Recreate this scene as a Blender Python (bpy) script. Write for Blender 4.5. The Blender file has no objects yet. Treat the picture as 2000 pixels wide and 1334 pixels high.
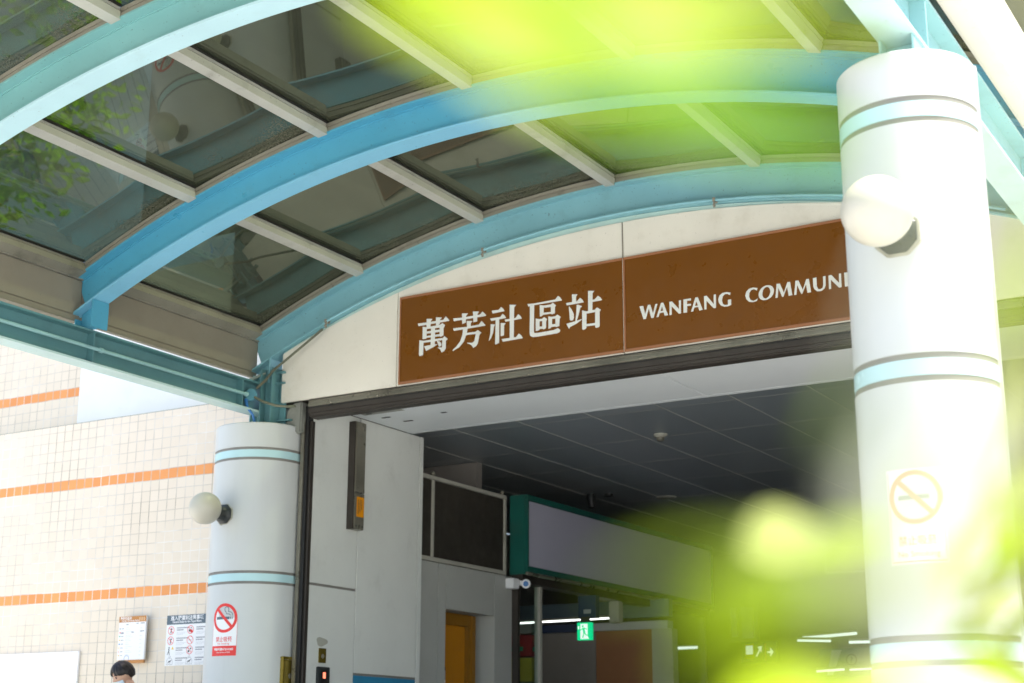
import bpy, bmesh, math, random
from mathutils import Vector, Matrix, noise

# ------------------------------------------------------------------ camera, sky, sun, exposure
random.seed(7)
SC = bpy.context.scene
COL = SC.collection
H = 0.95                       # camera height above the pavement; all builders below work in metres from the lens
YAW, PITCH, ROLL = math.radians(30.9065), math.radians(15.2564), math.radians(0.153)
SUN_AZ, SUN_EL = math.radians(89), math.radians(68)      # azimuth clockwise from +Y

cam_d = bpy.data.cameras.new('camera')
cam = bpy.data.objects.new('camera', cam_d)
COL.objects.link(cam)
fwd = Vector((-math.sin(YAW) * math.cos(PITCH), math.cos(YAW) * math.cos(PITCH), math.sin(PITCH)))
rgt = Vector((math.cos(YAW), math.sin(YAW), 0))
upv = rgt.cross(fwd)
r2 = rgt * math.cos(ROLL) + upv * math.sin(ROLL)
u2 = upv * math.cos(ROLL) - rgt * math.sin(ROLL)
cam.matrix_world = Matrix(((r2.x, u2.x, -fwd.x, 0), (r2.y, u2.y, -fwd.y, 0), (r2.z, u2.z, -fwd.z, H), (0, 0, 0, 1)))
cam_d.sensor_width = 36
cam_d.lens = 53.08
cam_d.clip_start = 0.01
cam_d.clip_end = 500
cam_d.dof.use_dof = True
cam_d.dof.focus_distance = 8.6
cam_d.dof.aperture_fstop = 2.94
SC.camera = cam

world = bpy.data.worlds.new('World')
SC.world = world
world.use_nodes = True
wn = world.node_tree
sky = wn.nodes.new('ShaderNodeTexSky')
sky.sky_type = 'NISHITA'
sky.sun_disc = False
sky.sun_elevation = SUN_EL
sky.sun_rotation = SUN_AZ
sky.dust_density = 2.5
sky.air_density = 1.0
wn.nodes['Background'].inputs['Strength'].default_value = 0.15
wn.links.new(sky.outputs[0], wn.nodes['Background'].inputs['Color'])

sun_d = bpy.data.lights.new('sun', 'SUN')
sun_d.energy = 5.0
sun_d.angle = math.radians(0.5)
sun_d.color = (1.0, 0.94, 0.84)
sun = bpy.data.objects.new('sun', sun_d)
COL.objects.link(sun)
sd = Vector((math.sin(SUN_AZ) * math.cos(SUN_EL), math.cos(SUN_AZ) * math.cos(SUN_EL), math.sin(SUN_EL)))
sun.rotation_euler = (-sd).to_track_quat('-Z', 'Y').to_euler()

SC.view_settings.view_transform = 'Standard'
SC.view_settings.look = 'None'
SC.view_settings.exposure = 1.38
SC.view_settings.gamma = 1.0
SC.view_settings.use_curve_mapping = False
SC.render.engine = 'CYCLES'
SC.cycles.use_denoising = True
SC.cycles.max_bounces = 10
SC.cycles.diffuse_bounces = 5
SC.cycles.glossy_bounces = 4
SC.cycles.transparent_max_bounces = 12
SC.cycles.sample_clamp_indirect = 6.0
SC.cycles.blur_glossy = 0.5

GLYPHS = {"wan":[[[-61956,31056],[-61157,31020],[-59656,31015],[-59448,31251],[-59116,30894],[-59144,30856],[-61880,30838]],[[-61151,31308],[-60624,31221],[-60787,31084],[-60798,30640],[-61150,30654]],[[-60317,31301],[-59790,31206],[-59964,31053],[-59959,30768],[-60100,30664],[-60305,30676]],[[-61495,30739],[-61191,30660],[-61127,30580],[-61132,29833],[-61172,29767],[-61441,29762],[-61491,29794]],[[-61253,30651],[-59977,30664],[-59734,30764],[-59498,30577],[-59624,30365],[-59932,30452],[-61188,30517]],[[-59975,30557],[-59626,30436],[-59627,29800],[-59878,29736],[-59961,29794]],[[-61163,30317],[-59950,30305],[-59947,30128],[-61160,30150]],[[-61176,29963],[-59944,29950],[-59941,29791],[-61173,29831]],[[-60736,30595],[-60386,30581],[-60380,29233],[-60749,29213]],[[-61759,29724],[-61396,29603],[-61413,28524],[-61744,28504],[-61788,28644]],[[-61759,29724],[-61417,29631],[-59713,29618],[-59690,29456],[-61393,29478]],[[-59712,29565],[-59532,29734],[-59231,29480],[-59403,29346],[-59394,28782],[-59533,28590],[-59775,28517],[-59860,28739],[-60026,28867],[-60170,28940],[-59741,28906],[-59710,29423]],[[-61346,29205],[-60770,29233],[-60114,29214],[-60519,29022],[-61152,28825]],[[-60200,29456],[-59954,29386],[-59787,29187],[-59825,29016],[-60007,28963],[-60093,29194]]],"fang":[[[-58793,30989],[-57993,30935],[-56454,30944],[-56238,31147],[-55926,30831],[-55957,30766],[-58717,30765]],[[-58017,31263],[-57494,31186],[-57652,31033],[-57686,30510],[-57986,30448]],[[-57055,31269],[-56516,31181],[-56673,31029],[-56687,30453],[-57017,30441]],[[-57587,30619],[-57098,30548],[-57233,30409],[-57241,30130],[-57561,30141]],[[-58769,30226],[-57541,30173],[-56546,30188],[-56310,30444],[-55971,30070],[-55991,30028],[-58705,30023]],[[-57901,30084],[-57501,30115],[-57557,29790],[-57633,29521],[-57847,29061],[-58243,28696],[-58783,28496],[-58804,28562],[-58446,28828],[-58129,29170],[-57955,29636]],[[-57596,29708],[-56779,29687],[-56777,29523],[-57634,29549]],[[-56818,29686],[-56621,29797],[-56302,29543],[-56467,29427],[-56611,28787],[-56767,28582],[-57004,28500],[-57165,28723],[-57345,28835],[-57546,28915],[-57526,28954],[-57088,28887],[-56910,29002],[-56797,29508]]],"she":[[[-55453,31088],[-54852,31068],[-54646,31253],[-54473,31098],[-54363,30926],[-54383,30894],[-55361,30858]],[[-55574,30513],[-54712,30508],[-54518,30716],[-54342,30558],[-54225,30385],[-54252,30354],[-55475,30314]],[[-55103,30461],[-54798,30451],[-54799,28568],[-55090,28494],[-55137,28528]],[[-55524,30077],[-55139,29998],[-55248,29822],[-55311,29416],[-55485,29025],[-55660,28841],[-55672,28878],[-55546,29414]],[[-54671,30051],[-54242,29972],[-54378,29836],[-54386,29078],[-54626,29043],[-54673,29084]],[[-53918,31310],[-53364,31216],[-53537,31062],[-53569,28724],[-53909,28737]],[[-54352,30248],[-53431,30234],[-53193,30492],[-53027,30347],[-52900,30146],[-52923,30115],[-54262,30079]],[[-54579,28830],[-53370,28799],[-53140,29041],[-52967,28897],[-52822,28678],[-52852,28641],[-54488,28611]]],"qu":[[[-52433,31137],[-51898,31097],[-50159,31127],[-49914,31370],[-49747,31224],[-49610,31023],[-49637,30969],[-51898,30970],[-52356,30936]],[[-52223,31088],[-51868,31052],[-51901,29037],[-51863,28895],[-51636,28863],[-50284,28892],[-49948,28979],[-49755,28834],[-49782,28686],[-49987,28614],[-51637,28591],[-52015,28617],[-52205,28739],[-52250,28950]],[[-51412,30914],[-51083,30820],[-51104,30149],[-51293,30040],[-51407,30057]],[[-51121,30825],[-50480,30814],[-50481,30630],[-51121,30647]],[[-50499,30810],[-50348,30924],[-50080,30678],[-50170,30590],[-50173,30113],[-50427,30066],[-50502,30128]],[[-51123,30288],[-50483,30262],[-50483,30126],[-51123,30135]],[[-51748,29953],[-51426,29862],[-51439,29073],[-51579,29025],[-51742,29031]],[[-51453,29859],[-51188,29854],[-51189,29701],[-51453,29705]],[[-51211,29858],[-51048,29963],[-50797,29763],[-50887,29657],[-50901,29115],[-51108,29053],[-51213,29126]],[[-51454,29314],[-51190,29282],[-51190,29123],[-51454,29126]],[[-50709,29955],[-50398,29875],[-50413,29164],[-50545,29065],[-50702,29053]],[[-50428,29886],[-50118,29885],[-50119,29715],[-50429,29726]],[[-50136,29887],[-49979,29990],[-49701,29772],[-49795,29668],[-49828,29131],[-50059,29080],[-50141,29125]],[[-50431,29336],[-50121,29326],[-50122,29129],[-50432,29140]]],"zhan":[[[-48795,31302],[-48334,31231],[-48453,31114],[-48469,30642],[-48782,30673]],[[-49282,30732],[-48394,30732],[-48153,30949],[-47970,30802],[-47855,30599],[-47881,30569],[-49209,30544]],[[-49025,30455],[-48824,30188],[-48660,29860],[-48645,29554],[-48720,29397],[-48868,29378],[-48978,29451],[-48993,29808],[-49051,30357]],[[-48415,30471],[-48268,30449],[-47976,30297],[-48123,30218],[-48276,29702],[-48445,29256],[-48537,29303],[-48466,29797]],[[-49257,29198],[-48611,29280],[-48041,29371],[-48041,29315],[-48465,29091],[-48982,28913],[-49039,28787]],[[-47506,31356],[-46996,31276],[-47143,31130],[-47178,29808],[-47506,29806]],[[-47186,30655],[-46986,30651],[-46728,30881],[-46549,30736],[-46400,30535],[-46426,30499],[-47188,30494]],[[-47986,29995],[-47633,29875],[-47658,28673],[-47776,28590],[-47922,28571],[-47994,28621]],[[-47669,29881],[-46996,29898],[-46944,29723],[-47671,29707]],[[-46996,29881],[-46812,30038],[-46497,29823],[-46607,29689],[-46615,28657],[-46724,28573],[-46905,28566],[-46969,28642],[-46954,29741]],[[-47680,28944],[-46947,28938],[-46949,28772],[-47682,28794]]],"latin":[[[[-43525,29621],[-43233,29606],[-43110,29004],[-42883,29626],[-42708,29618],[-42511,28988],[-42322,29596],[-42168,29599],[-42480,28656],[-42654,28656],[-42823,29362],[-43060,28661],[-43242,28659]]],[[[-41898,29623],[-41726,29608],[-41387,28677],[-41647,28672]],[[-41898,29623],[-41812,29385],[-42107,28667],[-42261,28660]],[[-41998,29042],[-41722,29045],[-41706,28923],[-42031,28924]]],[[[-41267,29600],[-41076,29600],[-40581,28990],[-40563,29594],[-40412,29596],[-40439,28663],[-40590,28660],[-41112,29268],[-41121,28673],[-41281,28668]]],[[[-40230,29611],[-39675,29609],[-39680,29458],[-39962,29480],[-39977,29241],[-39687,29233],[-39684,29099],[-39973,29107],[-39987,28660],[-40250,28670]]],[[[-39349,29613],[-39177,29611],[-38834,28675],[-39095,28667]],[[-39349,29613],[-39267,29374],[-39544,28662],[-39705,28668]],[[-39450,29028],[-39181,29023],[-39154,28926],[-39479,28932]]],[[[-38721,29606],[-38535,29613],[-38039,28965],[-38016,29611],[-37861,29608],[-37883,28664],[-38049,28671],[-38555,29258],[-38567,28670],[-38723,28676]]],[[[-36804,29565],[-36848,29387],[-37026,29504],[-37209,29521],[-37378,29398],[-37436,29140],[-37397,28903],[-37273,28778],[-37128,28749],[-37024,28776],[-37023,29095],[-36785,29101],[-36793,28712],[-37022,28651],[-37277,28654],[-37530,28781],[-37669,28998],[-37708,29235],[-37615,29470],[-37388,29631],[-37094,29646]]],[[[-34902,29587],[-34950,29413],[-35151,29546],[-35360,29497],[-35492,29315],[-35510,29074],[-35428,28859],[-35226,28748],[-35038,28800],[-34912,28869],[-34980,28710],[-35250,28662],[-35537,28734],[-35715,28944],[-35775,29196],[-35694,29448],[-35500,29621],[-35208,29664]]],[[[-33773,29172],[-33767,29282],[-34029,29281],[-34028,29196]],[[-33767,29282],[-33789,29386],[-34043,29361],[-34029,29281]],[[-33789,29386],[-33836,29479],[-34070,29430],[-34043,29361]],[[-33836,29479],[-33907,29557],[-34109,29487],[-34070,29430]],[[-33907,29557],[-33998,29615],[-34158,29528],[-34109,29487]],[[-33998,29615],[-34104,29650],[-34214,29550],[-34158,29528]],[[-34104,29650],[-34220,29662],[-34274,29553],[-34214,29550]],[[-34220,29662],[-34341,29648],[-34336,29537],[-34274,29553]],[[-34341,29648],[-34460,29611],[-34397,29502],[-34336,29537]],[[-34460,29611],[-34571,29551],[-34453,29450],[-34397,29502]],[[-34571,29551],[-34669,29471],[-34501,29384],[-34453,29450]],[[-34669,29471],[-34749,29377],[-34540,29308],[-34501,29384]],[[-34749,29377],[-34806,29271],[-34566,29224],[-34540,29308]],[[-34806,29271],[-34838,29161],[-34580,29137],[-34566,29224]],[[-34838,29161],[-34843,29050],[-34579,29051],[-34580,29137]],[[-34843,29050],[-34821,28946],[-34565,28972],[-34579,29051]],[[-34821,28946],[-34773,28853],[-34538,28902],[-34565,28972]],[[-34773,28853],[-34701,28775],[-34499,28846],[-34538,28902]],[[-34701,28775],[-34610,28718],[-34450,28805],[-34499,28846]],[[-34610,28718],[-34503,28682],[-34394,28783],[-34450,28805]],[[-34503,28682],[-34387,28672],[-34333,28780],[-34394,28783]],[[-34387,28672],[-34266,28686],[-34271,28796],[-34333,28780]],[[-34266,28686],[-34148,28724],[-34211,28831],[-34271,28796]],[[-34148,28724],[-34037,28784],[-34155,28883],[-34211,28831]],[[-34037,28784],[-33940,28863],[-34107,28949],[-34155,28883]],[[-33940,28863],[-33861,28957],[-34068,29025],[-34107,28949]],[[-33861,28957],[-33804,29062],[-34042,29109],[-34068,29025]],[[-33804,29062],[-33773,29172],[-34028,29196],[-34042,29109]]],[[[-33567,29659],[-33344,29644],[-33100,28983],[-32817,29660],[-32644,29652],[-32527,28726],[-32781,28713],[-32860,29346],[-33145,28709],[-33226,28710],[-33459,29360],[-33530,28709],[-33692,28714]]],[[[-32265,29660],[-32073,29653],[-31806,28980],[-31533,29654],[-31366,29647],[-31250,28726],[-31501,28722],[-31570,29321],[-31847,28716],[-31927,28712],[-32167,29356],[-32251,28711],[-32408,28707]]],[[[-31095,29652],[-30849,29664],[-30848,29068],[-30779,28878],[-30644,28829],[-30483,28891],[-30426,29080],[-30411,29652],[-30245,29665],[-30258,29053],[-30349,28830],[-30552,28704],[-30847,28723],[-31035,28899],[-31092,29106]]],[[[-30041,29652],[-29852,29669],[-29370,29050],[-29351,29667],[-29207,29667],[-29221,28743],[-29388,28738],[-29900,29352],[-29911,28742],[-30059,28738]]],[[[-29001,29673],[-28768,29674],[-28748,28743],[-28999,28748]]]]}
LEAVES = [
(-0.1399,0.1844,0.1236,0.7742,0.6327,-0.0161,0.6092,-0.738,0.2901,0.0429,0.0286,3),
(-0.1166,0.1983,0.1225,0.7802,0.6253,0.0179,0.5946,-0.7501,0.2895,0.0472,0.0286,3),
(-0.0889,0.2174,0.1204,0.78,0.6256,0.0174,0.594,-0.7488,0.294,0.0243,0.01,3),
(-0.1111,0.1902,0.1007,0.7719,0.6353,-0.0229,0.6032,-0.7207,0.3417,0.0601,0.0157,4),
(-0.1176,0.1783,0.105,0.7333,0.6584,-0.1697,0.6795,-0.7008,0.2172,0.0357,0.0122,3),
(-0.0943,0.2032,0.0976,0.7801,0.6252,0.0254,0.5952,-0.754,0.2781,0.0357,0.0072,4),
(-0.1496,0.4812,0.2425,0.8684,0.4658,0.1701,0.3888,-0.8525,0.3494,0.0186,0.01,0),
(-0.1046,0.2387,0.0226,0.789,0.5494,0.2752,0.2616,-0.7055,0.6586,0.03,0.0257,0),
(-0.1159,0.2522,0.0147,0.7452,0.4543,0.4881,0.124,-0.8136,0.568,0.0243,0.0107,0),
(-0.0979,0.1911,0.023,0.7905,0.5602,0.2476,0.3035,-0.7094,0.6361,0.025,0.0043,0),
(-0.2188,0.536,0.0755,0.8672,0.4546,0.2031,0.2492,-0.7495,0.6133,0.0315,0.0315,1),
(-0.1541,0.4249,0.058,0.8574,0.4177,0.3006,0.1637,-0.7751,0.6103,0.0243,0.0129,3),
(-0.1799,0.4235,0.0136,0.8655,0.4959,0.0699,0.317,-0.6505,0.6901,0.0458,0.0286,3),
(-0.1867,0.4862,0.0209,0.8584,0.513,0.0026,0.3756,-0.6318,0.678,0.0286,0.0143,1),
(-0.0756,0.2542,0.0296,0.5542,0.2394,0.7972,-0.1887,-0.8967,0.4005,0.0257,0.0057,5),
(-0.1017,0.4332,0.0681,0.3167,0.0479,0.9473,-0.3824,-0.9075,0.1737,0.0322,0.01,5),
(-0.1499,0.5824,0.0503,0.6518,0.3327,0.6815,-0.1744,-0.8088,0.5616,0.0357,0.0186,0),
(-0.1314,0.4303,0.0239,0.7938,0.5837,0.1711,0.3191,-0.6391,0.6998,0.0214,0.0086,5),
(-0.0771,0.3547,0.0879,0.247,-0.0003,0.969,-0.4065,-0.9078,0.1033,0.0393,0.0072,3),
(-0.1857,0.733,0.0483,0.5525,0.6605,-0.5084,0.8332,-0.4544,0.3152,0.0501,0.0186,3),
(-0.1861,0.6911,0.0495,0.7838,0.5261,0.3299,0.226,-0.7365,0.6376,0.0286,0.0143,0),
(-0.1535,0.6597,0.0721,0.5058,0.1939,0.8406,-0.2781,-0.8858,0.3716,0.0357,0.0172,3),
(-0.1832,0.7303,0.0635,0.3892,0.6173,-0.6837,0.8669,-0.4964,0.0453,0.0429,0.0057,1),
(-0.1904,0.8176,0.0506,0.5086,0.1947,0.8387,-0.297,-0.8747,0.3831,0.0322,0.0143,0),
(-0.1479,0.6569,0.0918,0.3844,0.0969,0.9181,-0.3591,-0.9005,0.2454,0.0357,0.0157,1),
(-0.1349,0.5057,0.0513,0.4447,0.1448,0.8839,-0.3048,-0.9035,0.3013,0.0243,0.0107,1),
(-0.1681,0.4954,0.0191,0.7842,0.5263,0.3286,0.1697,-0.6914,0.7023,0.0315,0.0143,1),
(-0.0837,0.2435,0.0512,0.4911,0.1881,0.8506,-0.1731,-0.9359,0.3069,0.0129,0.0043,0),
(-0.0383,0.1498,0.0494,0.308,0.0451,0.9503,-0.324,-0.9342,0.1493,0.02,0.0032,1),
(-0.0412,0.1373,0.0286,0.2387,-0.0029,0.9711,-0.3513,-0.9325,0.0836,0.0214,0.0018,5),
(-0.0394,0.1443,0.037,0.3743,0.0935,0.9226,-0.2907,-0.9329,0.2125,0.0214,0.002,5),
(-0.0447,0.14,0.0122,0.3771,0.0946,0.9213,-0.3105,-0.9243,0.222,0.0257,0.0072,5),
(-0.0411,0.1446,0.0057,0.2453,-0.0008,0.9694,-0.3958,-0.9129,0.0994,0.0214,0.0021,5),
(-0.1753,0.6568,0.0405,0.6795,0.6695,-0.3,0.723,-0.5416,0.429,0.0329,0.0157,3),
(-0.1979,0.8079,0.0675,0.7493,0.4564,0.4799,0.0846,-0.7847,0.6141,0.0286,0.0114,1),
(-0.1129,0.5039,0.0951,0.3166,0.0479,0.9473,-0.3821,-0.9077,0.1736,0.0357,0.0114,1),
(-0.098,0.3992,0.047,0.4458,0.1451,0.8833,-0.3125,-0.8994,0.3055,0.0286,0.0086,3),
(-0.0454,0.1759,0.0351,0.3125,0.0466,0.9488,-0.3548,-0.9208,0.1622,0.0214,0.0021,1),
(-0.05,0.1541,0.0118,0.4999,0.1918,0.8446,-0.237,-0.9076,0.3464,0.0286,0.0057,1),
(-0.1017,0.3116,0.051,0.1627,-0.2091,0.9643,-0.0478,-0.9778,-0.204,0.0129,0.0029,5),
]
TWIGS = [[(-0.1018, 0.7449, -0.0895), (-0.0961, 0.5861, 0.0131), (-0.0931, 0.4662, 0.0427), (-0.0915, 0.3656, 0.0361), (-0.0899, 0.2827, 0.0284), (-0.0925, 0.2512, 0.0276)], [(-0.1018, 0.7449, -0.0895), (-0.0639, 0.5365, 0.0941), (-0.0492, 0.3935, 0.164), (-0.0595, 0.2774, 0.1566), (-0.0837, 0.2268, 0.1344), (-0.1027, 0.2143, 0.1241)], [(-0.1229, 0.851, -0.0553), (-0.149, 0.769, 0.0174), (-0.1633, 0.7268, 0.0417), (-0.1747, 0.696, 0.0631)], [(-0.0931, 0.4662, 0.0427), (-0.0811, 0.403, 0.0739), (-0.0729, 0.3582, 0.108)]]

# ------------------------------------------------------------------ materials
MATS = {}


class NT:
    def __init__(self, name):
        self.m = bpy.data.materials.new(name)
        self.m.use_nodes = True
        self.t = self.m.node_tree
        self.b = self.t.nodes['Principled BSDF']
        self.out = self.t.nodes['Material Output']

    def n(self, kind, **kw):
        nd = self.t.nodes.new(kind)
        for k, v in kw.items():
            setattr(nd, k, v)
        return nd

    def l(self, a, b):
        self.t.links.new(a, b)

    def coord(self):
        return self.n('ShaderNodeTexCoord').outputs['Object']

    def noise(self, scale, detail=4, rough=0.55, vec=None):
        nd = self.n('ShaderNodeTexNoise')
        nd.inputs['Scale'].default_value = scale
        nd.inputs['Detail'].default_value = detail
        nd.inputs['Roughness'].default_value = rough
        self.l(vec if vec is not None else self.coord(), nd.inputs['Vector'])
        return nd.outputs['Fac']

    def ramp(self, fac, lo, hi, a=0.0, b=1.0):
        nd = self.n('ShaderNodeMapRange')
        nd.inputs[1].default_value, nd.inputs[2].default_value = lo, hi
        nd.inputs[3].default_value, nd.inputs[4].default_value = a, b
        self.l(fac, nd.inputs[0])
        return nd.outputs[0]

    def mix(self, fac, a, b, blend='MIX'):
        nd = self.n('ShaderNodeMix', data_type='RGBA', blend_type=blend)
        for v, s in ((fac, nd.inputs[0]), (a, nd.inputs[6]), (b, nd.inputs[7])):
            if hasattr(v, 'is_linked'):
                self.l(v, s)
            elif isinstance(v, (int, float)):
                s.default_value = v
            else:
                s.default_value = (*v, 1)
        return nd.outputs[2]

    def math(self, op, a, b=None):
        nd = self.n('ShaderNodeMath', operation=op)
        for v, s in ((a, nd.inputs[0]), (b, nd.inputs[1])):
            if v is None:
                continue
            if hasattr(v, 'is_linked'):
                self.l(v, s)
            else:
                s.default_value = v
        return nd.outputs[0]

    def bump(self, h, strength=0.2, dist=0.01):
        nd = self.n('ShaderNodeBump')
        nd.inputs['Strength'].default_value = strength
        nd.inputs['Distance'].default_value = dist
        self.l(h, nd.inputs['Height'])
        self.l(nd.outputs[0], self.b.inputs['Normal'])


def paint(name, col, rough=0.45, var=0.12, dirt=(0.09, 0.08, 0.06), dirt_amt=0.25, spots=0.0, metal=0.0, spec=0.4,
          streak=False, bump=0.05, rv=1.0):
    """painted or coated surface: faint mottling, grime in soft patches, pin-head spots of rust or dirt"""
    if name in MATS:
        return MATS[name]
    q = NT(name)
    c2 = tuple(max(0.0, v * (1 - var)) for v in col)
    base = q.mix(q.ramp(q.noise(2.3, 5), 0.35, 0.68), col, c2)
    vec = None
    if streak:
        mp = q.n('ShaderNodeMapping')
        mp.inputs['Scale'].default_value = (1, 1, 0.12)
        q.l(q.coord(), mp.inputs[0])
        vec = mp.outputs[0]
    base = q.mix(q.ramp(q.noise(9 if streak else 4.5, 7, 0.62, vec), 0.56, 0.82, 0, dirt_amt), base, dirt)
    if spots:
        base = q.mix(q.ramp(q.noise(55, 3, 0.6), 0.67, 0.73, 0, spots), base, (0.05, 0.035, 0.02))
    q.l(base, q.b.inputs['Base Color'])
    q.l(q.ramp(q.noise(6, 4), 0.3, 0.7, rough * (1 - 0.2 * rv), min(1, rough * (1 + 0.25 * rv))), q.b.inputs['Roughness'])
    q.b.inputs['Metallic'].default_value = metal
    q.b.inputs['Specular IOR Level'].default_value = spec
    if bump:
        q.bump(q.noise(26, 3), bump, 0.004)
    MATS[name] = q.m
    return q.m


def glow(name, col, strength):
    if name in MATS:
        return MATS[name]
    q = NT(name)
    q.b.inputs['Base Color'].default_value = (*col, 1)
    q.b.inputs['Emission Color'].default_value = (*col, 1)
    q.b.inputs['Emission Strength'].default_value = strength
    MATS[name] = q.m
    return q.m


def tile_mat(name, z_off, bands, row_h, tile_w):
    """square beige ceramic tiles with grey grout that varies course by course, and bands of orange tiles"""
    q = NT(name)
    sep = q.n('ShaderNodeSeparateXYZ')
    q.l(q.coord(), sep.inputs[0])
    u = q.math('DIVIDE', sep.outputs['X'], tile_w)
    v = q.math('DIVIDE', q.math('SUBTRACT', sep.outputs['Z'], z_off), row_h)
    wob = q.ramp(q.noise(3.0, 2), 0.3, 0.7, -0.025, 0.025)
    fu = q.math('FRACT', q.math('ADD', u, wob))
    fv = q.math('FRACT', q.math('ADD', v, wob))
    iu, iv = q.math('FLOOR', u), q.math('FLOOR', v)

    def line(f, w):
        d = q.math('MINIMUM', f, q.math('SUBTRACT', 1.0, f))
        return q.ramp(d, w * 0.55, w, 1.0, 0.0)
    cell = q.n('ShaderNodeCombineXYZ')
    q.l(iu, cell.inputs[0])
    q.l(iv, cell.inputs[1])
    wn_ = q.n('ShaderNodeTexWhiteNoise', noise_dimensions='3D')
    q.l(cell.outputs[0], wn_.inputs['Vector'])
    tone = q.mix(wn_.outputs['Value'], (0.66, 0.58, 0.465), (0.69, 0.61, 0.495))
    om = None
    for b in bands:
        k = q.math('COMPARE', iv, b + 0.0)
        k.node.inputs[2].default_value = 0.1
        om = k if om is None else q.math('MAXIMUM', om, k)
    orange = q.mix(wn_.outputs['Value'], (0.66, 0.25, 0.065), (0.74, 0.31, 0.09))
    tone = q.mix(om, tone, orange)
    patch = q.noise(1.1, 5, 0.65)
    gl = q.math('MAXIMUM', q.math('MULTIPLY', line(fu, 0.05), q.ramp(q.noise(1.7, 4), 0.36, 0.56, 0.55, 1.0)),
                q.math('MULTIPLY', line(fv, 0.05), q.ramp(patch, 0.38, 0.55, 0.25, 1.0)))
    grout = q.mix(q.ramp(patch, 0.4, 0.6), (0.27, 0.23, 0.18), (0.72, 0.69, 0.64))
    col = q.mix(gl, tone, grout)
    col = q.mix(q.ramp(q.noise(2.2, 6, 0.7), 0.58, 0.85, 0, 0.2), col, (0.3, 0.27, 0.2))
    q.l(col, q.b.inputs['Base Color'])
    q.l(q.ramp(gl, 0, 1, 0.28, 0.8), q.b.inputs['Roughness'])
    q.bump(q.math('SUBTRACT', 1.0, gl), 0.35, 0.003)
    MATS[name] = q.m
    return q.m


def glass_mat():
    """dark tinted roof glazing, shiny underside, speckled dirt where rain water dries"""
    q = NT('tinted_roof_glass')
    tr = q.n('ShaderNodeBsdfTransparent')
    tr.inputs[0].default_value = (0.37, 0.40, 0.31, 1)
    gl = q.n('ShaderNodeBsdfGlossy')
    gl.inputs['Color'].default_value = (0.78, 0.84, 0.70, 1)
    gl.inputs['Roughness'].default_value = 0.022
    fr = q.n('ShaderNodeFresnel')
    fr.inputs['IOR'].default_value = 2.1
    m1 = q.n('ShaderNodeMixShader')
    front = q.math('SUBTRACT', 1.0, q.n('ShaderNodeNewGeometry').outputs['Backfacing'])
    q.l(q.math('MULTIPLY', q.ramp(fr.outputs[0], 0, 1, 0.03, 1.0), front), m1.inputs[0])
    q.l(tr.outputs[0], m1.inputs[1])
    q.l(gl.outputs[0], m1.inputs[2])
    df = q.n('ShaderNodeBsdfDiffuse')
    df.inputs[0].default_value = (0.13, 0.13, 0.095, 1)
    m2 = q.n('ShaderNodeMixShader')
    mp = q.n('ShaderNodeMapping')
    mp.inputs['Scale'].default_value = (1.0, 0.25, 1.0)
    q.l(q.coord(), mp.inputs[0])
    wide = q.ramp(q.noise(1.4, 5, 0.6, mp.outputs[0]), 0.40, 0.75, 0.16, 0.5)
    fine = q.ramp(q.noise(160, 2, 0.5), 0.52, 0.62, 0.35, 1.0)
    sep = q.n('ShaderNodeSeparateXYZ')
    q.l(q.coord(), sep.inputs[0])
    near = None
    for yy in (-0.92, 0.83, 2.70):                 # rain-dried speckle along the lower edge of each bay
        d = q.ramp(q.math('ABSOLUTE', q.math('SUBTRACT', sep.outputs['Y'], yy)), 0.03, 0.42, 1.0, 0.0)
        near = d if near is None else q.math('MAXIMUM', near, d)
    near = q.math('MULTIPLY', near, q.ramp(q.noise(2.6, 4), 0.38, 0.6, 0.1, 1.0))
    speck = q.math('MULTIPLY', near, q.ramp(q.noise(95, 2, 0.5), 0.5, 0.58, 0.0, 0.55))
    veil = q.math('MULTIPLY', wide, q.ramp(fine, 0, 1, 0.75, 1.0))
    q.l(q.math('MINIMUM', 0.85, q.math('ADD', veil, speck)), m2.inputs[0])
    q.l(m1.outputs[0], m2.inputs[1])
    q.l(df.outputs[0], m2.inputs[2])
    q.l(m2.outputs[0], q.out.inputs[0])
    q.t.nodes.remove(q.b)
    return q.m


def shop_glass():
    q = NT('clear_glass')
    tr = q.n('ShaderNodeBsdfTransparent')
    tr.inputs[0].default_value = (0.86, 0.92, 0.9, 1)
    gl = q.n('ShaderNodeBsdfGlossy')
    gl.inputs['Roughness'].default_value = 0.02
    m1 = q.n('ShaderNodeMixShader')
    fr = q.n('ShaderNodeFresnel')
    front = q.math('SUBTRACT', 1.0, q.n('ShaderNodeNewGeometry').outputs['Backfacing'])
    q.l(q.math('MULTIPLY', fr.outputs[0], front), m1.inputs[0])
    q.l(tr.outputs[0], m1.inputs[1])
    q.l(gl.outputs[0], m1.inputs[2])
    q.l(m1.outputs[0], q.out.inputs[0])
    q.t.nodes.remove(q.b)
    return q.m


def leaf_mat(name, col, trans, gloss=0.35):
    q = NT(name)
    c = q.mix(q.ramp(q.noise(14, 3), 0.35, 0.65), col, tuple(v * 0.75 for v in col))
    q.l(c, q.b.inputs['Base Color'])
    q.b.inputs['Roughness'].default_value = gloss
    q.b.inputs['Specular IOR Level'].default_value = 0.08
    tl = q.n('ShaderNodeBsdfTranslucent')
    tl.inputs[0].default_value = (*trans, 1)
    m1 = q.n('ShaderNodeMixShader')
    m1.inputs[0].default_value = 0.6
    q.l(q.b.outputs[0], m1.inputs[1])
    q.l(tl.outputs[0], m1.inputs[2])
    q.l(m1.outputs[0], q.out.inputs[0])
    return q.m


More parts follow.
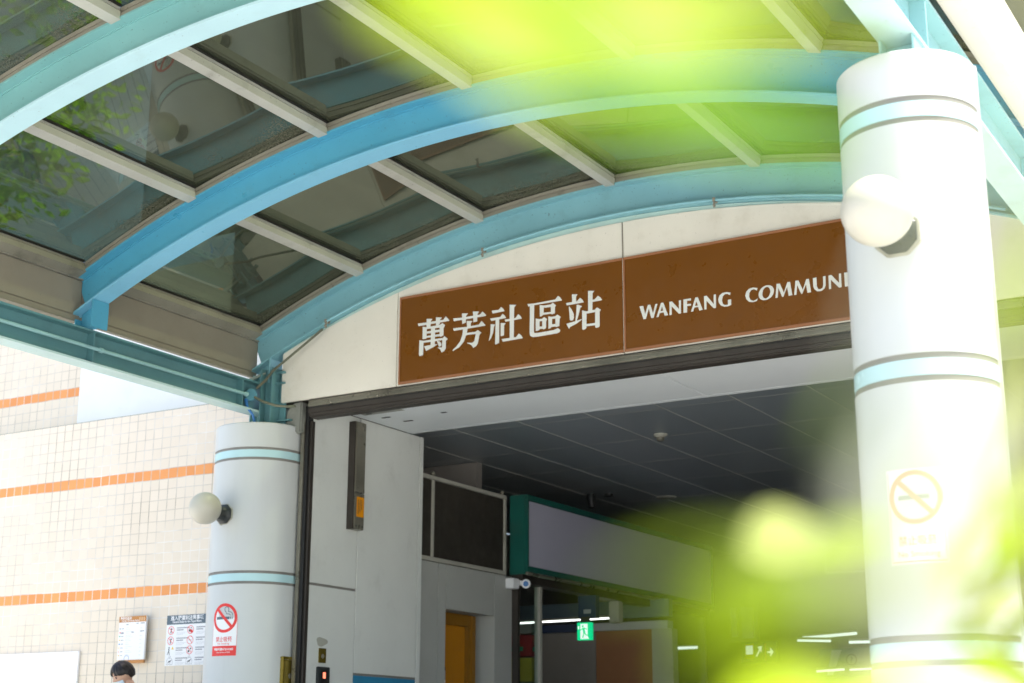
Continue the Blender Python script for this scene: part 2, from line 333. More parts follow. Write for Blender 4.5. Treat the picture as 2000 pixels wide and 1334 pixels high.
def ceiling_mat():
    q = NT('dimmed_ceiling_panels')  # panel colour kept dark to carry the shade of the unlit concourse
    sep = q.n('ShaderNodeSeparateXYZ')
    q.l(q.coord(), sep.inputs[0])
    iu = q.math('FLOOR', q.math('DIVIDE', q.math('ADD', sep.outputs['X'], 1.915), 0.644))
    iv = q.math('FLOOR', q.math('DIVIDE', q.math('SUBTRACT', sep.outputs['Y'], 2.9), 1.03))
    cell = q.n('ShaderNodeCombineXYZ')
    q.l(iu, cell.inputs[0])
    q.l(iv, cell.inputs[1])
    w = q.n('ShaderNodeTexWhiteNoise', noise_dimensions='3D')
    q.l(cell.outputs[0], w.inputs['Vector'])
    q.l(q.mix(w.outputs['Value'], (0.26, 0.295, 0.32), (0.31, 0.345, 0.37)), q.b.inputs['Base Color'])
    q.b.inputs['Roughness'].default_value = 0.32
    q.b.inputs['Metallic'].default_value = 0.25
    return q.m


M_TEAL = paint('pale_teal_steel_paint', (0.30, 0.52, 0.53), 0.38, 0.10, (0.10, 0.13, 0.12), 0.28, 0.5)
M_PALETEAL = paint('lit_teal_underside', (0.50, 0.68, 0.67), 0.4, 0.08, (0.2, 0.25, 0.22), 0.3, 0.5)  # lighter teal paints ground light onto the bottom flanges of the beams
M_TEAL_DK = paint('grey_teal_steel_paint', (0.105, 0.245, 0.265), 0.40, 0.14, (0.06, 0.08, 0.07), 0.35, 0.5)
M_AQUA = paint('aqua_steel_paint', (0.20, 0.43, 0.43), 0.36, 0.10, (0.10, 0.11, 0.08), 0.3, 0.6)
M_BLUE = paint('bright_blue_steel_paint', (0.085, 0.36, 0.52), 0.34, 0.10, (0.07, 0.16, 0.19), 0.35, 0.5)
M_SKYB = paint('sky_blue_steel_paint', (0.21, 0.44, 0.50), 0.36, 0.10, (0.10, 0.13, 0.12), 0.3, 0.7)
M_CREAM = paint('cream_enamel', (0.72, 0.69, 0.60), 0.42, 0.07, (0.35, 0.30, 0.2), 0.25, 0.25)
M_FRAME = paint('off_white_aluminium', (0.46, 0.455, 0.405), 0.42, 0.14, (0.10, 0.09, 0.06), 0.5, 0.6)
M_CAP = paint('weathered_aluminium_capping', (0.27, 0.255, 0.205), 0.45, 0.2, (0.05, 0.045, 0.03), 0.7, 0.7)
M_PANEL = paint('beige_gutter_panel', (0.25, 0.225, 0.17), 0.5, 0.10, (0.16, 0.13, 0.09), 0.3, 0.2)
M_GASKET = paint('black_rubber', (0.012, 0.012, 0.011), 0.5, 0.2)
M_COLUMN = paint('white_enamel_column', (0.54, 0.56, 0.55), 0.3, 0.05, (0.34, 0.34, 0.30), 0.16, 0.0, spec=0.35, bump=0.0, rv=0.1, streak=True)
M_BAND = paint('pale_aqua_band', (0.44, 0.65, 0.68), 0.22, 0.05, (0.2, 0.3, 0.3), 0.15, bump=0.01)
M_JOINT = paint('grey_sealant', (0.22, 0.21, 0.19), 0.6, 0.2, (0.05, 0.05, 0.04), 0.5)
M_GLOBE = paint('milky_globe', (0.52, 0.495, 0.415), 0.35, 0.08, (0.40, 0.36, 0.25), 0.35, streak=True, bump=0.0)
M_BLACK = paint('black_fitting', (0.03, 0.035, 0.035), 0.4, 0.3, (0.10, 0.10, 0.09), 0.4)
M_SIGN = paint('brown_sign_enamel', (0.150, 0.053, 0.0045), 0.3, 0.06, (0.08, 0.03, 0.008), 0.14, 0.1)
M_SIGNEDGE = paint('brown_sign_edge', (0.30, 0.13, 0.06), 0.4, 0.1)
M_LETTER = paint('off_white_vinyl', (0.66, 0.68, 0.64), 0.5, 0.08, (0.35, 0.33, 0.28), 0.35, 0.35)
M_STEEL = paint('grimy_stainless', (0.27, 0.255, 0.20), 0.30, 0.35, (0.03, 0.025, 0.018), 0.7, 0.6, metal=0.5)
M_DARKSTEEL = paint('dark_stained_metal', (0.04, 0.033, 0.026), 0.5, 0.3, (0.02, 0.02, 0.015), 0.6)
M_SOFFIT = paint('white_soffit_panel', (0.76, 0.79, 0.80), 0.42, 0.03, (0.3, 0.3, 0.28), 0.0, spec=0.3, bump=0.0, rv=0.0)
M_WHITEP = paint('pale_grey_cladding', (0.66, 0.68, 0.64), 0.38, 0.06, (0.30, 0.30, 0.25), 0.25, 0.12, bump=0.02)
M_GREYP = paint('grey_cladding', (0.40, 0.41, 0.38), 0.45, 0.06, (0.2, 0.2, 0.17), 0.2, bump=0.02)
M_DADO = paint('blue_dado_panel', (0.03, 0.22, 0.38), 0.4, 0.08)
M_CONC = paint('rough_concrete', (0.30, 0.31, 0.27), 0.85, 0.3, (0.07, 0.07, 0.05), 0.7, 0.6, bump=0.4)
M_WALLW = paint('white_render', (0.72, 0.74, 0.73), 0.6, 0.05, (0.4, 0.42, 0.42), 0.2)
M_GREEN = paint('dark_green_sign_case', (0.010, 0.11, 0.085), 0.35, 0.15)
M_LAV = paint('blank_sign_face', (0.46, 0.46, 0.56), 0.35, 0.04, (0.3, 0.3, 0.33), 0.05, bump=0.0, rv=0.0)
M_ORANGE = paint('ochre_door_paint', (0.50, 0.20, 0.008), 0.4, 0.08)
M_OCHRE = paint('brown_door_frame', (0.26, 0.12, 0.010), 0.45, 0.12)
M_MESH = paint('dark_wire_mesh', (0.035, 0.03, 0.022), 0.7, 0.4, (0.09, 0.08, 0.06), 0.5, 0.7)
M_BEIGEM = paint('beige_painted_metal', (0.42, 0.41, 0.35), 0.5, 0.15, (0.1, 0.09, 0.06), 0.4, 0.3)
M_BRASS = paint('polished_brass', (0.33, 0.25, 0.05), 0.2, 0.15, (0.1, 0.08, 0.03), 0.4, metal=0.7)
M_WHITE = paint('white_print', (0.78, 0.79, 0.79), 0.35, 0.03, (0.5, 0.5, 0.5), 0.1)
M_RED = paint('red_print', (0.72, 0.035, 0.03), 0.35, 0.04)
M_PINK = paint('pale_red_print', (0.75, 0.35, 0.22), 0.4, 0.05)  # red lightened in the colour for the leaf haze over the near sticker
M_SLATE = paint('slate_print', (0.09, 0.13, 0.16), 0.4, 0.05)
M_INK = paint('grey_ink', (0.30, 0.31, 0.33), 0.5, 0.05)
M_DKINK = paint('dark_ink', (0.04, 0.05, 0.055), 0.5, 0.05)
M_TAN = paint('ochre_print', (0.46, 0.20, 0.05), 0.4, 0.06)
M_YEL = paint('yellow_print', (0.75, 0.50, 0.02), 0.4, 0.06)
M_GRN = paint('green_print', (0.03, 0.35, 0.16), 0.4, 0.06)
M_BLU = paint('blue_print', (0.03, 0.16, 0.42), 0.4, 0.06)
M_NAVY = paint('navy_panel', (0.012, 0.03, 0.085), 0.4, 0.1)
M_BROWNW = paint('brown_wall_panel', (0.36, 0.17, 0.075), 0.5, 0.12)
M_TAUPE = paint('taupe_wall', (0.27, 0.25, 0.225), 0.5, 0.1)
M_ORLABEL = paint('orange_label', (0.72, 0.27, 0.0), 0.4, 0.05)
M_TUBE = glow('fluorescent_tube', (0.85, 1.0, 0.97), 0.42)
M_EXITG = glow('exit_sign_green', (0.0, 0.42, 0.16), 0.55)
M_EXITW = glow('exit_sign_white', (0.80, 0.95, 0.86), 0.3)
M_REDLED = glow('red_display', (1.0, 0.22, 0.12), 0.7)
M_GLASS = glass_mat()
M_CLEAR = shop_glass()
M_CEIL = ceiling_mat()
M_CEILBAR = paint('ceiling_grid_bar', (0.50, 0.50, 0.46), 0.5, 0.1)
M_LOWTILE = tile_mat('beige_wall_tiles', 2.309 - 0.0453 + 0.95, (0, -11), 0.0906, 0.1003)
M_UPTILE = tile_mat('upper_wall_tiles', 3.348 - 0.0453 - 2.876, (0,), 0.0906, 0.1003)
M_LEAF = leaf_mat('olive_lime_leaf', (0.06, 0.105, 0.004), (0.235, 0.335, 0.003))
M_LEAF2 = leaf_mat('highlight_leaf', (0.32, 0.35, 0.13), (0.75, 0.85, 0.27), 0.3)  # paler leaf colour carries sunlit highlights and haze near the lens
M_LEAF3 = leaf_mat('dark_leaf', (0.03, 0.06, 0.008), (0.10, 0.16, 0.006))
M_LEAF4 = leaf_mat('bright_lime_leaf', (0.13, 0.19, 0.004), (0.56, 0.76, 0.003))
M_LEAF5 = leaf_mat('mid_green_leaf', (0.08, 0.17, 0.006), (0.34, 0.66, 0.008))
M_LEAF6 = leaf_mat('haze_veil_leaf', (0.34, 0.35, 0.28), (0.52, 0.55, 0.40), 0.3)  # whitened leaf colour adds the pale haze over the near column
M_STEM = paint('green_stem', (0.22, 0.22, 0.06), 0.5, 0.2)
M_SKIN = paint('skin', (0.56, 0.33, 0.22), 0.5, 0.05, (0.4, 0.2, 0.15), 0.1, bump=0.02)
M_HAIR = paint('dark_brown_hair', (0.018, 0.012, 0.010), 0.38, 0.4, (0.08, 0.05, 0.03), 0.3, bump=0.3)
M_MASK = paint('pale_blue_face_mask', (0.62, 0.74, 0.82), 0.8, 0.05)
M_JACKET = paint('blue_jacket', (0.015, 0.06, 0.22), 0.8, 0.15)
M_TROUS = paint('charcoal_trousers', (0.03, 0.03, 0.035), 0.85, 0.15)
M_SHOE = paint('black_shoe', (0.02, 0.02, 0.02), 0.5, 0.15)


def ground_mat():
    q = NT('pale_paving')
    br = q.n('ShaderNodeTexBrick')
    br.inputs['Scale'].default_value = 1.0
    br.inputs['Brick Width'].default_value = 0.6
    br.inputs['Row Height'].default_value = 0.3
    br.inputs['Mortar Size'].default_value = 0.006
    br.inputs['Color1'].default_value = (0.53, 0.525, 0.50, 1)
    br.inputs['Color2'].default_value = (0.60, 0.595, 0.57, 1)
    br.inputs['Mortar'].default_value = (0.25, 0.23, 0.2, 1)
    q.l(q.coord(), br.inputs['Vector'])
    q.l(q.mix(q.ramp(q.noise(0.8, 6, 0.6), 0.5, 0.8, 0, 0.3), br.outputs['Color'], (0.2, 0.18, 0.15)), q.b.inputs['Base Color'])
    q.b.inputs['Roughness'].default_value = 0.75
    return q.m


M_GROUND = ground_mat()
M_FLOOR = paint('station_floor', (0.34, 0.33, 0.32), 0.35, 0.2)  # colour lightened to bounce more light into the concourse

# ------------------------------------------------------------------ mesh helpers
LOC = {}


class MB:
    def __init__(self):
        self.v, self.f = [], []

    def add(self, vs, fs):
        o = len(self.v)
        self.v += [tuple(p) for p in vs]
        self.f += [tuple(i + o for i in f) for f in fs]
        return self

    def box(self, x0, x1, y0, y1, z0, z1):
        return self.add([(x0, y0, z0), (x1, y0, z0), (x1, y1, z0), (x0, y1, z0), (x0, y0, z1), (x1, y0, z1), (x1, y1, z1), (x0, y1, z1)],
                        [(0, 3, 2, 1), (4, 5, 6, 7), (0, 1, 5, 4), (1, 2, 6, 5), (2, 3, 7, 6), (3, 0, 4, 7)])

    def prism(self, pts, off):
        """closed solid from a planar outline and an extrusion vector"""
        n = len(pts)
        off = Vector(off)
        a = [Vector(p) for p in pts]
        return self.add(a + [p + off for p in a],
                        [tuple(range(n)), tuple(range(2 * n - 1, n - 1, -1))] + [(i, (i + 1) % n, n + (i + 1) % n, n + i) for i in range(n)])

    def arc(self, cx, cz, r0, r1, y0, y1, a0, a1, n=64):
        """curved bar: rectangle r0..r1 by y0..y1 swept round (cx, cz)"""
        vs, fs = [], []
        for k in range(n + 1):
            a = a0 + (a1 - a0) * k / n
            s, c = math.sin(a), math.cos(a)
            for r, y in ((r0, y0), (r0, y1), (r1, y1), (r1, y0)):
                vs.append((cx + r * s, y, cz + r * c))
        for k in range(n):
            b = 4 * k
            for i in range(4):
                j = (i + 1) % 4
                fs.append((b + i, b + j, b + 4 + j, b + 4 + i))
        fs += [(0, 1, 2, 3), (4 * n + 3, 4 * n + 2, 4 * n + 1, 4 * n)]
        return self.add(vs, fs)

    def tube(self, path, r, n=10, cap=True):
        P = [Vector(p) for p in path]
        rr = r if isinstance(r, (list, tuple)) else [r] * len(P)
        vs, fs = [], []
        ref = None
        for k, p in enumerate(P):
            t = (P[min(k + 1, len(P) - 1)] - P[max(k - 1, 0)]).normalized()
            if ref is None:
                ref = t.orthogonal().normalized()
            ref = (ref - t * ref.dot(t)).normalized()
            b = t.cross(ref)
            for i in range(n):
                a = 2 * math.pi * i / n
                vs.append(p + (ref * math.cos(a) + b * math.sin(a)) * rr[k])
        for k in range(len(P) - 1):
            for i in range(n):
                j = (i + 1) % n
                fs.append((k * n + i, k * n + j, (k + 1) * n + j, (k + 1) * n + i))
        if cap:
            fs += [tuple(range(n - 1, -1, -1)), tuple(range((len(P) - 1) * n, len(P) * n))]
        return self.add(vs, fs)

    def cyl(self, c0, c1, r, n=24):
        return self.tube([c0, c1], r, n)

    def lathe(self, c, axis, prof, n=32):
        """profile [(radius, height)] turned about an axis through c"""
        axis = Vector(axis).normalized()
        e1 = axis.orthogonal().normalized()
        e2 = axis.cross(e1)
        c = Vector(c)
        vs, fs = [], []
        for r, h in prof:
            for i in range(n):
                a = 2 * math.pi * i / n
                vs.append(c + axis * h + (e1 * math.cos(a) + e2 * math.sin(a)) * max(r, 1e-5))
        for k in range(len(prof) - 1):
            for i in range(n):
                j = (i + 1) % n
                fs.append((k * n + i, k * n + j, (k + 1) * n + j, (k + 1) * n + i))
        fs += [tuple(range(n - 1, -1, -1)), tuple(range((len(prof) - 1) * n, len(prof) * n))]
        return self.add(vs, fs)

    def sphere(self, c, r, n=32, m=20, sc=(1, 1, 1)):
        vs, fs = [], []
        for k in range(m + 1):
            t = math.pi * k / m
            for i in range(n):
                a = 2 * math.pi * i / n
                vs.append((c[0] + r * sc[0] * math.sin(t) * math.cos(a), c[1] + r * sc[1] * math.sin(t) * math.sin(a), c[2] + r * sc[2] * math.cos(t)))
        for k in range(m):
            for i in range(n):
                j = (i + 1) % n
                fs.append((k * n + i, (k + 1) * n + i, (k + 1) * n + j, k * n + j))
        return self.add(vs, fs)

    def build(self, name, mat, parent=None, origin=None, smooth=False, bevel=0.0, merge=True):
        me = bpy.data.meshes.new(name)
        org = Vector(LOC[parent.name]) if parent is not None else Vector(origin if origin is not None else (0, 0, 0))
        me.from_pydata([Vector(p) - org for p in self.v], [], self.f)
        bm = bmesh.new()
        bm.from_mesh(me)
        if merge:
            bmesh.ops.remove_doubles(bm, verts=bm.verts, dist=1e-5)
        bmesh.ops.recalc_face_normals(bm, faces=bm.faces)
        if bevel:
            ed = [e for e in bm.edges if len(e.link_faces) == 2 and e.calc_face_angle(0) > 0.6]
            bmesh.ops.bevel(bm, geom=ed, offset=bevel, segments=2, affect='EDGES', clamp_overlap=True)
        bm.to_mesh(me)
        bm.free()
        if smooth or bevel:
            me.polygons.foreach_set('use_smooth', [True] * len(me.polygons))
            me.set_sharp_from_angle(angle=math.radians(38))
        me.materials.append(mat)
        o = bpy.data.objects.new(name, me)
        COL.objects.link(o)
        if parent is not None:
            o.parent = parent
        else:
            o.location = org + Vector((0, 0, H))
        LOC[o.name] = org
        return o


def tag(o, label=None, cat=None, group=None, kind=None):
    if label:
        o['label'] = label
    if cat:
        o['category'] = cat
    if group:
        o['group'] = group
    if kind:
        o['kind'] = kind
    return o


def thing(name, loc, label, cat, group=None):
    o = bpy.data.objects.new(name, None)
    o.empty_display_size = 0.1
    COL.objects.link(o)
    o.location = Vector(loc) + Vector((0, 0, H))
    LOC[o.name] = Vector(loc)
    return tag(o, label, cat, group)


def text_geo(body, size, bold=0.0, align='CENTER'):
    """flat outline faces of a line of writing, in its own x/y plane"""
    cu = bpy.data.curves.new('writing', 'FONT')
    cu.body = body
    cu.size = size
    cu.align_x = align
    cu.resolution_u = 3
    cu.offset = bold * size
    ob = bpy.data.objects.new('writing', cu)
    COL.objects.link(ob)
    bpy.context.view_layer.update()
    me = bpy.data.meshes.new_from_object(ob.evaluated_get(bpy.context.evaluated_depsgraph_get()))
    vs = [(v.co.x, v.co.y) for v in me.vertices]
    fs = [tuple(p.vertices) for p in me.polygons]
    bpy.data.objects.remove(ob)
    bpy.data.curves.remove(cu)
    bpy.data.meshes.remove(me)
    return vs, fs


class Flat:
    """print on a sheet: shapes in (u, v) metres, laid on a surface by a mapping (u, v, lift) -> point"""

    def __init__(self, mp):
        self.mp = mp
        self.k = {}

    def _mb(self, mat):
        if mat.name not in self.k:
            self.k[mat.name] = (MB(), mat)
        return self.k[mat.name][0]

    def poly(self, pts, mat, lift):
        self._mb(mat).add([self.mp(u, v, lift) for u, v in pts], [tuple(range(len(pts)))])

    def rect(self, u0, u1, v0, v1, mat, lift, n=1):
        for i in range(n):
            a, b = u0 + (u1 - u0) * i / n, u0 + (u1 - u0) * (i + 1) / n
            self.poly([(a, v0), (b, v0), (b, v1), (a, v1)], mat, lift)

    def ring(self, cu, cv, ro, ri, mat, lift, n=40):
        for i in range(n):
            a, b = 2 * math.pi * i / n, 2 * math.pi * (i + 1) / n
            self.poly([(cu + r * math.cos(t), cv + r * math.sin(t)) for r, t in ((ri, a), (ro, a), (ro, b), (ri, b))], mat, lift)

    def disc(self, cu, cv, r, mat, lift, n=24):
        self.poly([(cu + r * math.cos(2 * math.pi * i / n), cv + r * math.sin(2 * math.pi * i / n)) for i in range(n)], mat, lift)

    def bar(self, p, q, w, mat, lift, n=6):
        p, q = Vector(p), Vector(q)
        d = (q - p).normalized()
        s = Vector((-d.y, d.x)) * w / 2
        for i in range(n):
            a, b = p.lerp(q, i / n), p.lerp(q, (i + 1) / n)
            self.poly([tuple(a - s), tuple(b - s), tuple(b + s), tuple(a + s)], mat, lift)

    def text(self, body, u, v, size, mat, lift, bold=0.0, align='CENTER', sx=1.0):
        vs, fs = text_geo(body, size, bold, align)
        self._mb(mat).add([self.mp(u + x * sx, v + y, lift) for x, y in vs], fs)

    def build(self, parent, names):
        for key, (mb, mat) in self.k.items():
            mb.build(names.get(key, 'print'), mat, parent, merge=False)


# ------------------------------------------------------------------ setting: ground and floor
g = MB().add([(-150, -150, -0.95), (150, -150, -0.95), (150, 150, -0.95), (-150, 150, -0.95)], [(0, 1, 2, 3)]).build('pavement', M_GROUND)
tag(g, 'pale paving in front of the station', kind='structure')
g = MB().add([(-9.5, 9.13, -0.946), (-1.52, 9.13, -0.946), (-1.52, 20, -0.946), (-9.5, 20, -0.946)], [(0, 1, 2, 3)]).build('concourse_floor', M_FLOOR)
tag(g, 'concourse floor inside the station', kind='structure')

# ------------------------------------------------------------------ canopy
XC, ZC = -4.56, -4.0                       # centre of the roof arc
XL, XR = -7.73, -1.41                      # the two eave beams
RIBS = [3.42, 5.33, 7.145, 9.035]
canopy = thing('entrance_canopy', (XC, 6.2, -0.95), 'arched steel and tinted glass canopy with blue ribs in front of the station entrance', 'canopy')
ang = lambda x, r: math.asin((x - XC) / r)
rib_mats = [M_AQUA, M_AQUA, M_BLUE, M_SKYB]
rib_flange = [M_AQUA, paint('pale_aqua_flange', (0.46, 0.68, 0.74), 0.36, 0.06, (0.2, 0.25, 0.2), 0.2, 0.4),
              paint('light_blue_flange', (0.20, 0.49, 0.67), 0.34, 0.06, (0.1, 0.2, 0.25), 0.2, 0.4), M_SKYB]
for i, y in enumerate(RIBS):
    a0, a1 = ang(XL - 0.045, 7.77), ang(XR + 0.045, 7.77)
    m = MB()
    m.arc(XC, ZC, 7.664, 7.886, y - 0.006, y + 0.006, a0, a1)
    m.arc(XC, ZC, 7.886, 7.899, y - 0.075, y + 0.075, a0, a1)
    m.arc(XC, ZC, 7.877, 7.8858, y - 0.015, y - 0.0065, a0, a1)  # slim bead added to catch a highlight line beneath the top flange
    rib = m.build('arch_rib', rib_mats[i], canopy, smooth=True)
    if i == 2:
        rib['label'] = 'brighter blue arched rib'
    fl = MB().arc(XC, ZC, 7.650, 7.6635, y - 0.073, y + 0.073, ang(XL - 0.075, 7.66), ang(XR + 0.075, 7.66)).build('bottom_flange', rib_flange[i], rib, smooth=True)
    for sgn, xb in ((1, XL), (-1, XR)):
        zt = ZC + math.sqrt(7.65 ** 2 - (xb + sgn * 0.125 - XC) ** 2) - 0.001
        p = MB()
        p.box(min(xb + sgn * 0.12, xb + sgn * 0.133), max(xb + sgn * 0.12, xb + sgn * 0.133), y - 0.073, y + 0.073, 2.8225, zt)
        p.add([(xb + sgn * 0.118, y - 0.005, 2.8225), (xb - sgn * 0.04, y - 0.005, 2.8225), (xb - sgn * 0.04, y - 0.005, ZC + math.sqrt(7.649 ** 2 - (xb - sgn * 0.04 - XC) ** 2)), (xb + sgn * 0.118, y - 0.005, zt - 0.004),
               (xb + sgn * 0.118, y + 0.005, 2.8225), (xb - sgn * 0.04, y + 0.005, 2.8225), (xb - sgn * 0.04, y + 0.005, ZC + math.sqrt(7.649 ** 2 - (xb - sgn * 0.04 - XC) ** 2)), (xb + sgn * 0.118, y + 0.005, zt - 0.004)],
              [(0, 1, 2, 3), (7, 6, 5, 4), (0, 4, 5, 1), (1, 5, 6, 2), (2, 6, 7, 3), (3, 7, 4, 0)])
        p.box(min(xb - sgn * 0.042, xb - sgn * 0.05), max(xb - sgn * 0.042, xb - sgn * 0.05), y - 0.06, y + 0.06, 2.8225, 2.90)
        p.build('rib_foot', rib_mats[i], rib)

# glazing bars, rib capping, panes
PX = [XC - 3.2, XC - 2.2, XC - 1.1, XC, XC + 1.1, XC + 2.2, XC + 3.2]
for i, y in enumerate(RIBS):
    a0, a1 = ang(PX[0] - 0.03, 7.95), ang(PX[6] + 0.03, 7.95)
    m = MB()
    m.arc(XC, ZC, 7.9005, 7.925, y - 0.066, y + 0.066, a0, a1)
    m.arc(XC, ZC, 7.9255, 7.938, y - 0.056, y + 0.056, a0, a1)
    m.arc(XC, ZC, 7.9385, 7.962, y - 0.062, y + 0.062, a0, a1)
    cp = m.build('rib_capping', M_CAP, canopy, smooth=True)
    MB().arc(XC, ZC, 7.9625, 7.974, y - 0.05, y + 0.05, a0, a1).build('gasket', M_GASKET, cp, smooth=True)
for b in range(3):
    ya, yb = RIBS[b] + 0.068, RIBS[b + 1] - 0.068
    for k, x in enumerate(PX):
        m = MB()
        a = ang(x, 7.95)
        w = 0.042 if k in (0, 6) else 0.036

        def obox(r0, r1, hw):
            s, c = math.sin(a), math.cos(a)
            q = []
            for y in (ya, yb):
                for r, t in ((r0, -hw), (r0, hw), (r1, hw), (r1, -hw)):
                    q.append((XC + r * s + t * c, y, ZC + r * c - t * s))
            m.add(q, [(0, 1, 2, 3), (7, 6, 5, 4), (0, 4, 5, 1), (1, 5, 6, 2), (2, 6, 7, 3), (3, 7, 4, 0)])
        obox(7.882, 7.935, w)
        obox(7.9355, 7.942, w - 0.007)
        obox(7.9425, 7.962, w - 0.002)
        bar = m.build('glazing_bar', M_CAP if k in (0, 6) else M_FRAME, canopy)
        m = MB()
        obox(7.9625, 7.974, w + 0.012)
        m.build('gasket', M_GASKET, bar)
    for k in range(6):
        a0, a1 = ang(PX[k], 7.98) + 0.0008, ang(PX[k + 1], 7.98) - 0.0008
        MB().arc(XC, ZC, 7.985, 7.993, RIBS[b] + 0.004, RIBS[b + 1] - 0.004, a0, a1, 1).build('roof_pane', M_GLASS, canopy, smooth=True)

# gutter panels outside the rib feet
for b in range(3):
    ya, yb = RIBS[b] + 0.012, RIBS[b + 1] - 0.012
    if b == 0:
        ya = 2.9
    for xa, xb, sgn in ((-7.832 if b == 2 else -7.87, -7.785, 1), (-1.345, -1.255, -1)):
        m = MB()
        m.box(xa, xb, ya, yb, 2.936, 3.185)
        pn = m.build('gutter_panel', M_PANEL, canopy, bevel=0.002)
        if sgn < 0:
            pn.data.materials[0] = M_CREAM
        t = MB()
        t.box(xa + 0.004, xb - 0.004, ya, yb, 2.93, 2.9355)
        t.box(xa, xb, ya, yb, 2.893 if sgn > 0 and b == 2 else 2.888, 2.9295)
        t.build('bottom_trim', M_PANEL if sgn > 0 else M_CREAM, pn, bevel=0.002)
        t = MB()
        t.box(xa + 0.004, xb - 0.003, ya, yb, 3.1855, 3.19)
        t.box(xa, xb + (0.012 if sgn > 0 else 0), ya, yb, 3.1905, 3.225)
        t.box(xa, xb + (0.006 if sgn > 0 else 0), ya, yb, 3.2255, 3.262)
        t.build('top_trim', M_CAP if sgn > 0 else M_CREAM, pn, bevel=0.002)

# eave beams
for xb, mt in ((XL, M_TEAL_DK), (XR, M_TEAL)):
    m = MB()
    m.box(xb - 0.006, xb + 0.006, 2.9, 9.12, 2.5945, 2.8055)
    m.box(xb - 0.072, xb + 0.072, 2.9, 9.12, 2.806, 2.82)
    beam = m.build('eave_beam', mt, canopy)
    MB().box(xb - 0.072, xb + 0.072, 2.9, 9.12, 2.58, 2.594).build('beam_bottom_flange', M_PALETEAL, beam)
    for y in (3.47, 5.33, 7.17, 8.73):
        q = MB()
        for s in (-1, 1):
            q.box(min(xb + s * 0.0065, xb + s * 0.068), max(xb + s * 0.0065, xb + s * 0.068), y - 0.006, y + 0.006, 2.5945, 2.8055)
        q.build('stiffener', mt, beam)
# conduit along the left beam, junction box, conduit up the last rib
m = MB().tube([(-7.655, 2.95, 2.692), (-7.655, 7.1, 2.692), (-7.655, 8.77, 2.692)], 0.0125, 12)
for y in (4.1, 5.5, 7.23, 8.76):
    m.cyl((-7.655, y - 0.012, 2.692), (-7.655, y + 0.012, 2.692), 0.018, 12)
m.build('beam_conduit', M_TEAL, canopy, smooth=True)
m = MB()
pts = []
for k in range(49):
    x = -7.06 + k * (5.2 / 48)
    pts.append((x, 8.935, -4.244 + math.sqrt(7.8935 ** 2 - (x + 4.509) ** 2)))
m.tube(pts, 0.011, 10)
m.build('rib_conduit', M_SKYB, canopy, smooth=True)
for x in (-7.03, -5.60, -3.757, -2.3):
    z = -4.244 + math.sqrt(7.8935 ** 2 - (x + 4.509) ** 2)
    q = MB().box(x - 0.009, x + 0.009, 8.920, 8.97, z - 0.014, z + 0.013)
    q.box(x - 0.007, x + 0.007, 8.926, 8.934, z - 0.055, z - 0.0165)
    q.cyl((x, 8.915, z - 0.04), (x, 8.925, z - 0.04), 0.008, 8)
    q.build('conduit_clip', M_CAP, canopy)
m = MB().lathe((-7.665, 8.83, 2.70), (0.45, -0.85, 0.1), [(0.0, -0.02), (0.046, -0.02), (0.05, -0.01), (0.05, 0.012), (0.044, 0.018), (0.0, 0.018)], 28)
m.build('junction_box', paint('flaking_blue_paint', (0.10, 0.28, 0.36), 0.6, 0.3, (0.30, 0.28, 0.18), 0.9, 0.8), canopy, smooth=True)
cab = MB()
cab.tube([(-7.06, 8.93, 3.175), (-7.2, 8.90, 3.07), (-7.36, 8.87, 2.955), (-7.48, 8.86, 2.88), (-7.54, 8.86, 2.82), (-7.62, 8.84, 2.75)], [0.010, 0.010, 0.010, 0.011, 0.011, 0.010], 8)
cab.tube([(-7.63, 8.83, 2.68), (-7.55, 8.85, 2.635), (-7.45, 8.88, 2.60), (-7.36, 8.92, 2.59), (-7.33, 8.97, 2.60)], 0.010, 8)
cab.build('flexible_conduit', paint('frayed_cable_sleeve', (0.16, 0.17, 0.12), 0.8, 0.6, (0.30, 0.22, 0.08), 0.8, 0.9, bump=0.8), canopy, smooth=True)
cab = MB()
cab.tube([(-7.69, 8.80, 2.665), (-7.68, 8.81, 2.60), (-7.645, 8.84, 2.54), (-7.64, 8.87, 2.46)], [0.015, 0.012, 0.010, 0.010], 8)
cab.build('flexible_conduit', M_BLU, canopy, smooth=True)
# seat of the beams on the columns
for xb, yc, y0, y1 in ((XL, 9.06, 8.90, 9.1), (XR, 5.22, 5.1, 5.45)):
    s = 1
    m = MB()
    m.box(xb - 0.06, xb + 0.06, yc - 0.004, yc + 0.004, 2.44, 2.579)
    m.box(xb - 0.066, xb - 0.058, yc - 0.09, yc + 0.09, 2.44, 2.579)
    m.box(xb + 0.058, xb + 0.066, yc - 0.09, yc + 0.09, 2.44, 2.579)
    m.box(xb - 0.11, xb + 0.11, yc - 0.11, yc + 0.11, 2.442, 2.4495)
    m.build('column_seat', M_TEAL, canopy, bevel=0.001)
m = MB()                                        # end bracket between the left beam and the facade
m.box(-7.655, -7.645, 8.92, 9.0, 2.45, 2.93)
m.box(-7.6445, -7.545, 8.975, 8.983, 2.45, 2.93)
m.box(-7.544, -7.536, 8.92, 9.03, 2.45, 2.93)
m.box(-7.535, -7.46, 8.965, 9.0, 2.885, 2.90)
m.box(-7.535, -7.46, 8.965, 9.0, 2.80, 2.812)
m.box(-7.535, -7.40, 8.985, 9.02, 2.50, 2.512)
m.box(-7.535, -7.47, 9.02, 9.028, 2.45, 2.93)
m.cyl((-7.60, 8.968, 2.83), (-7.60, 8.9745, 2.83), 0.018, 12)
m.cyl((-7.60, 8.968, 2.72), (-7.60, 8.9745, 2.72), 0.018, 12)
m.build('end_bracket', M_TEAL_DK, canopy)
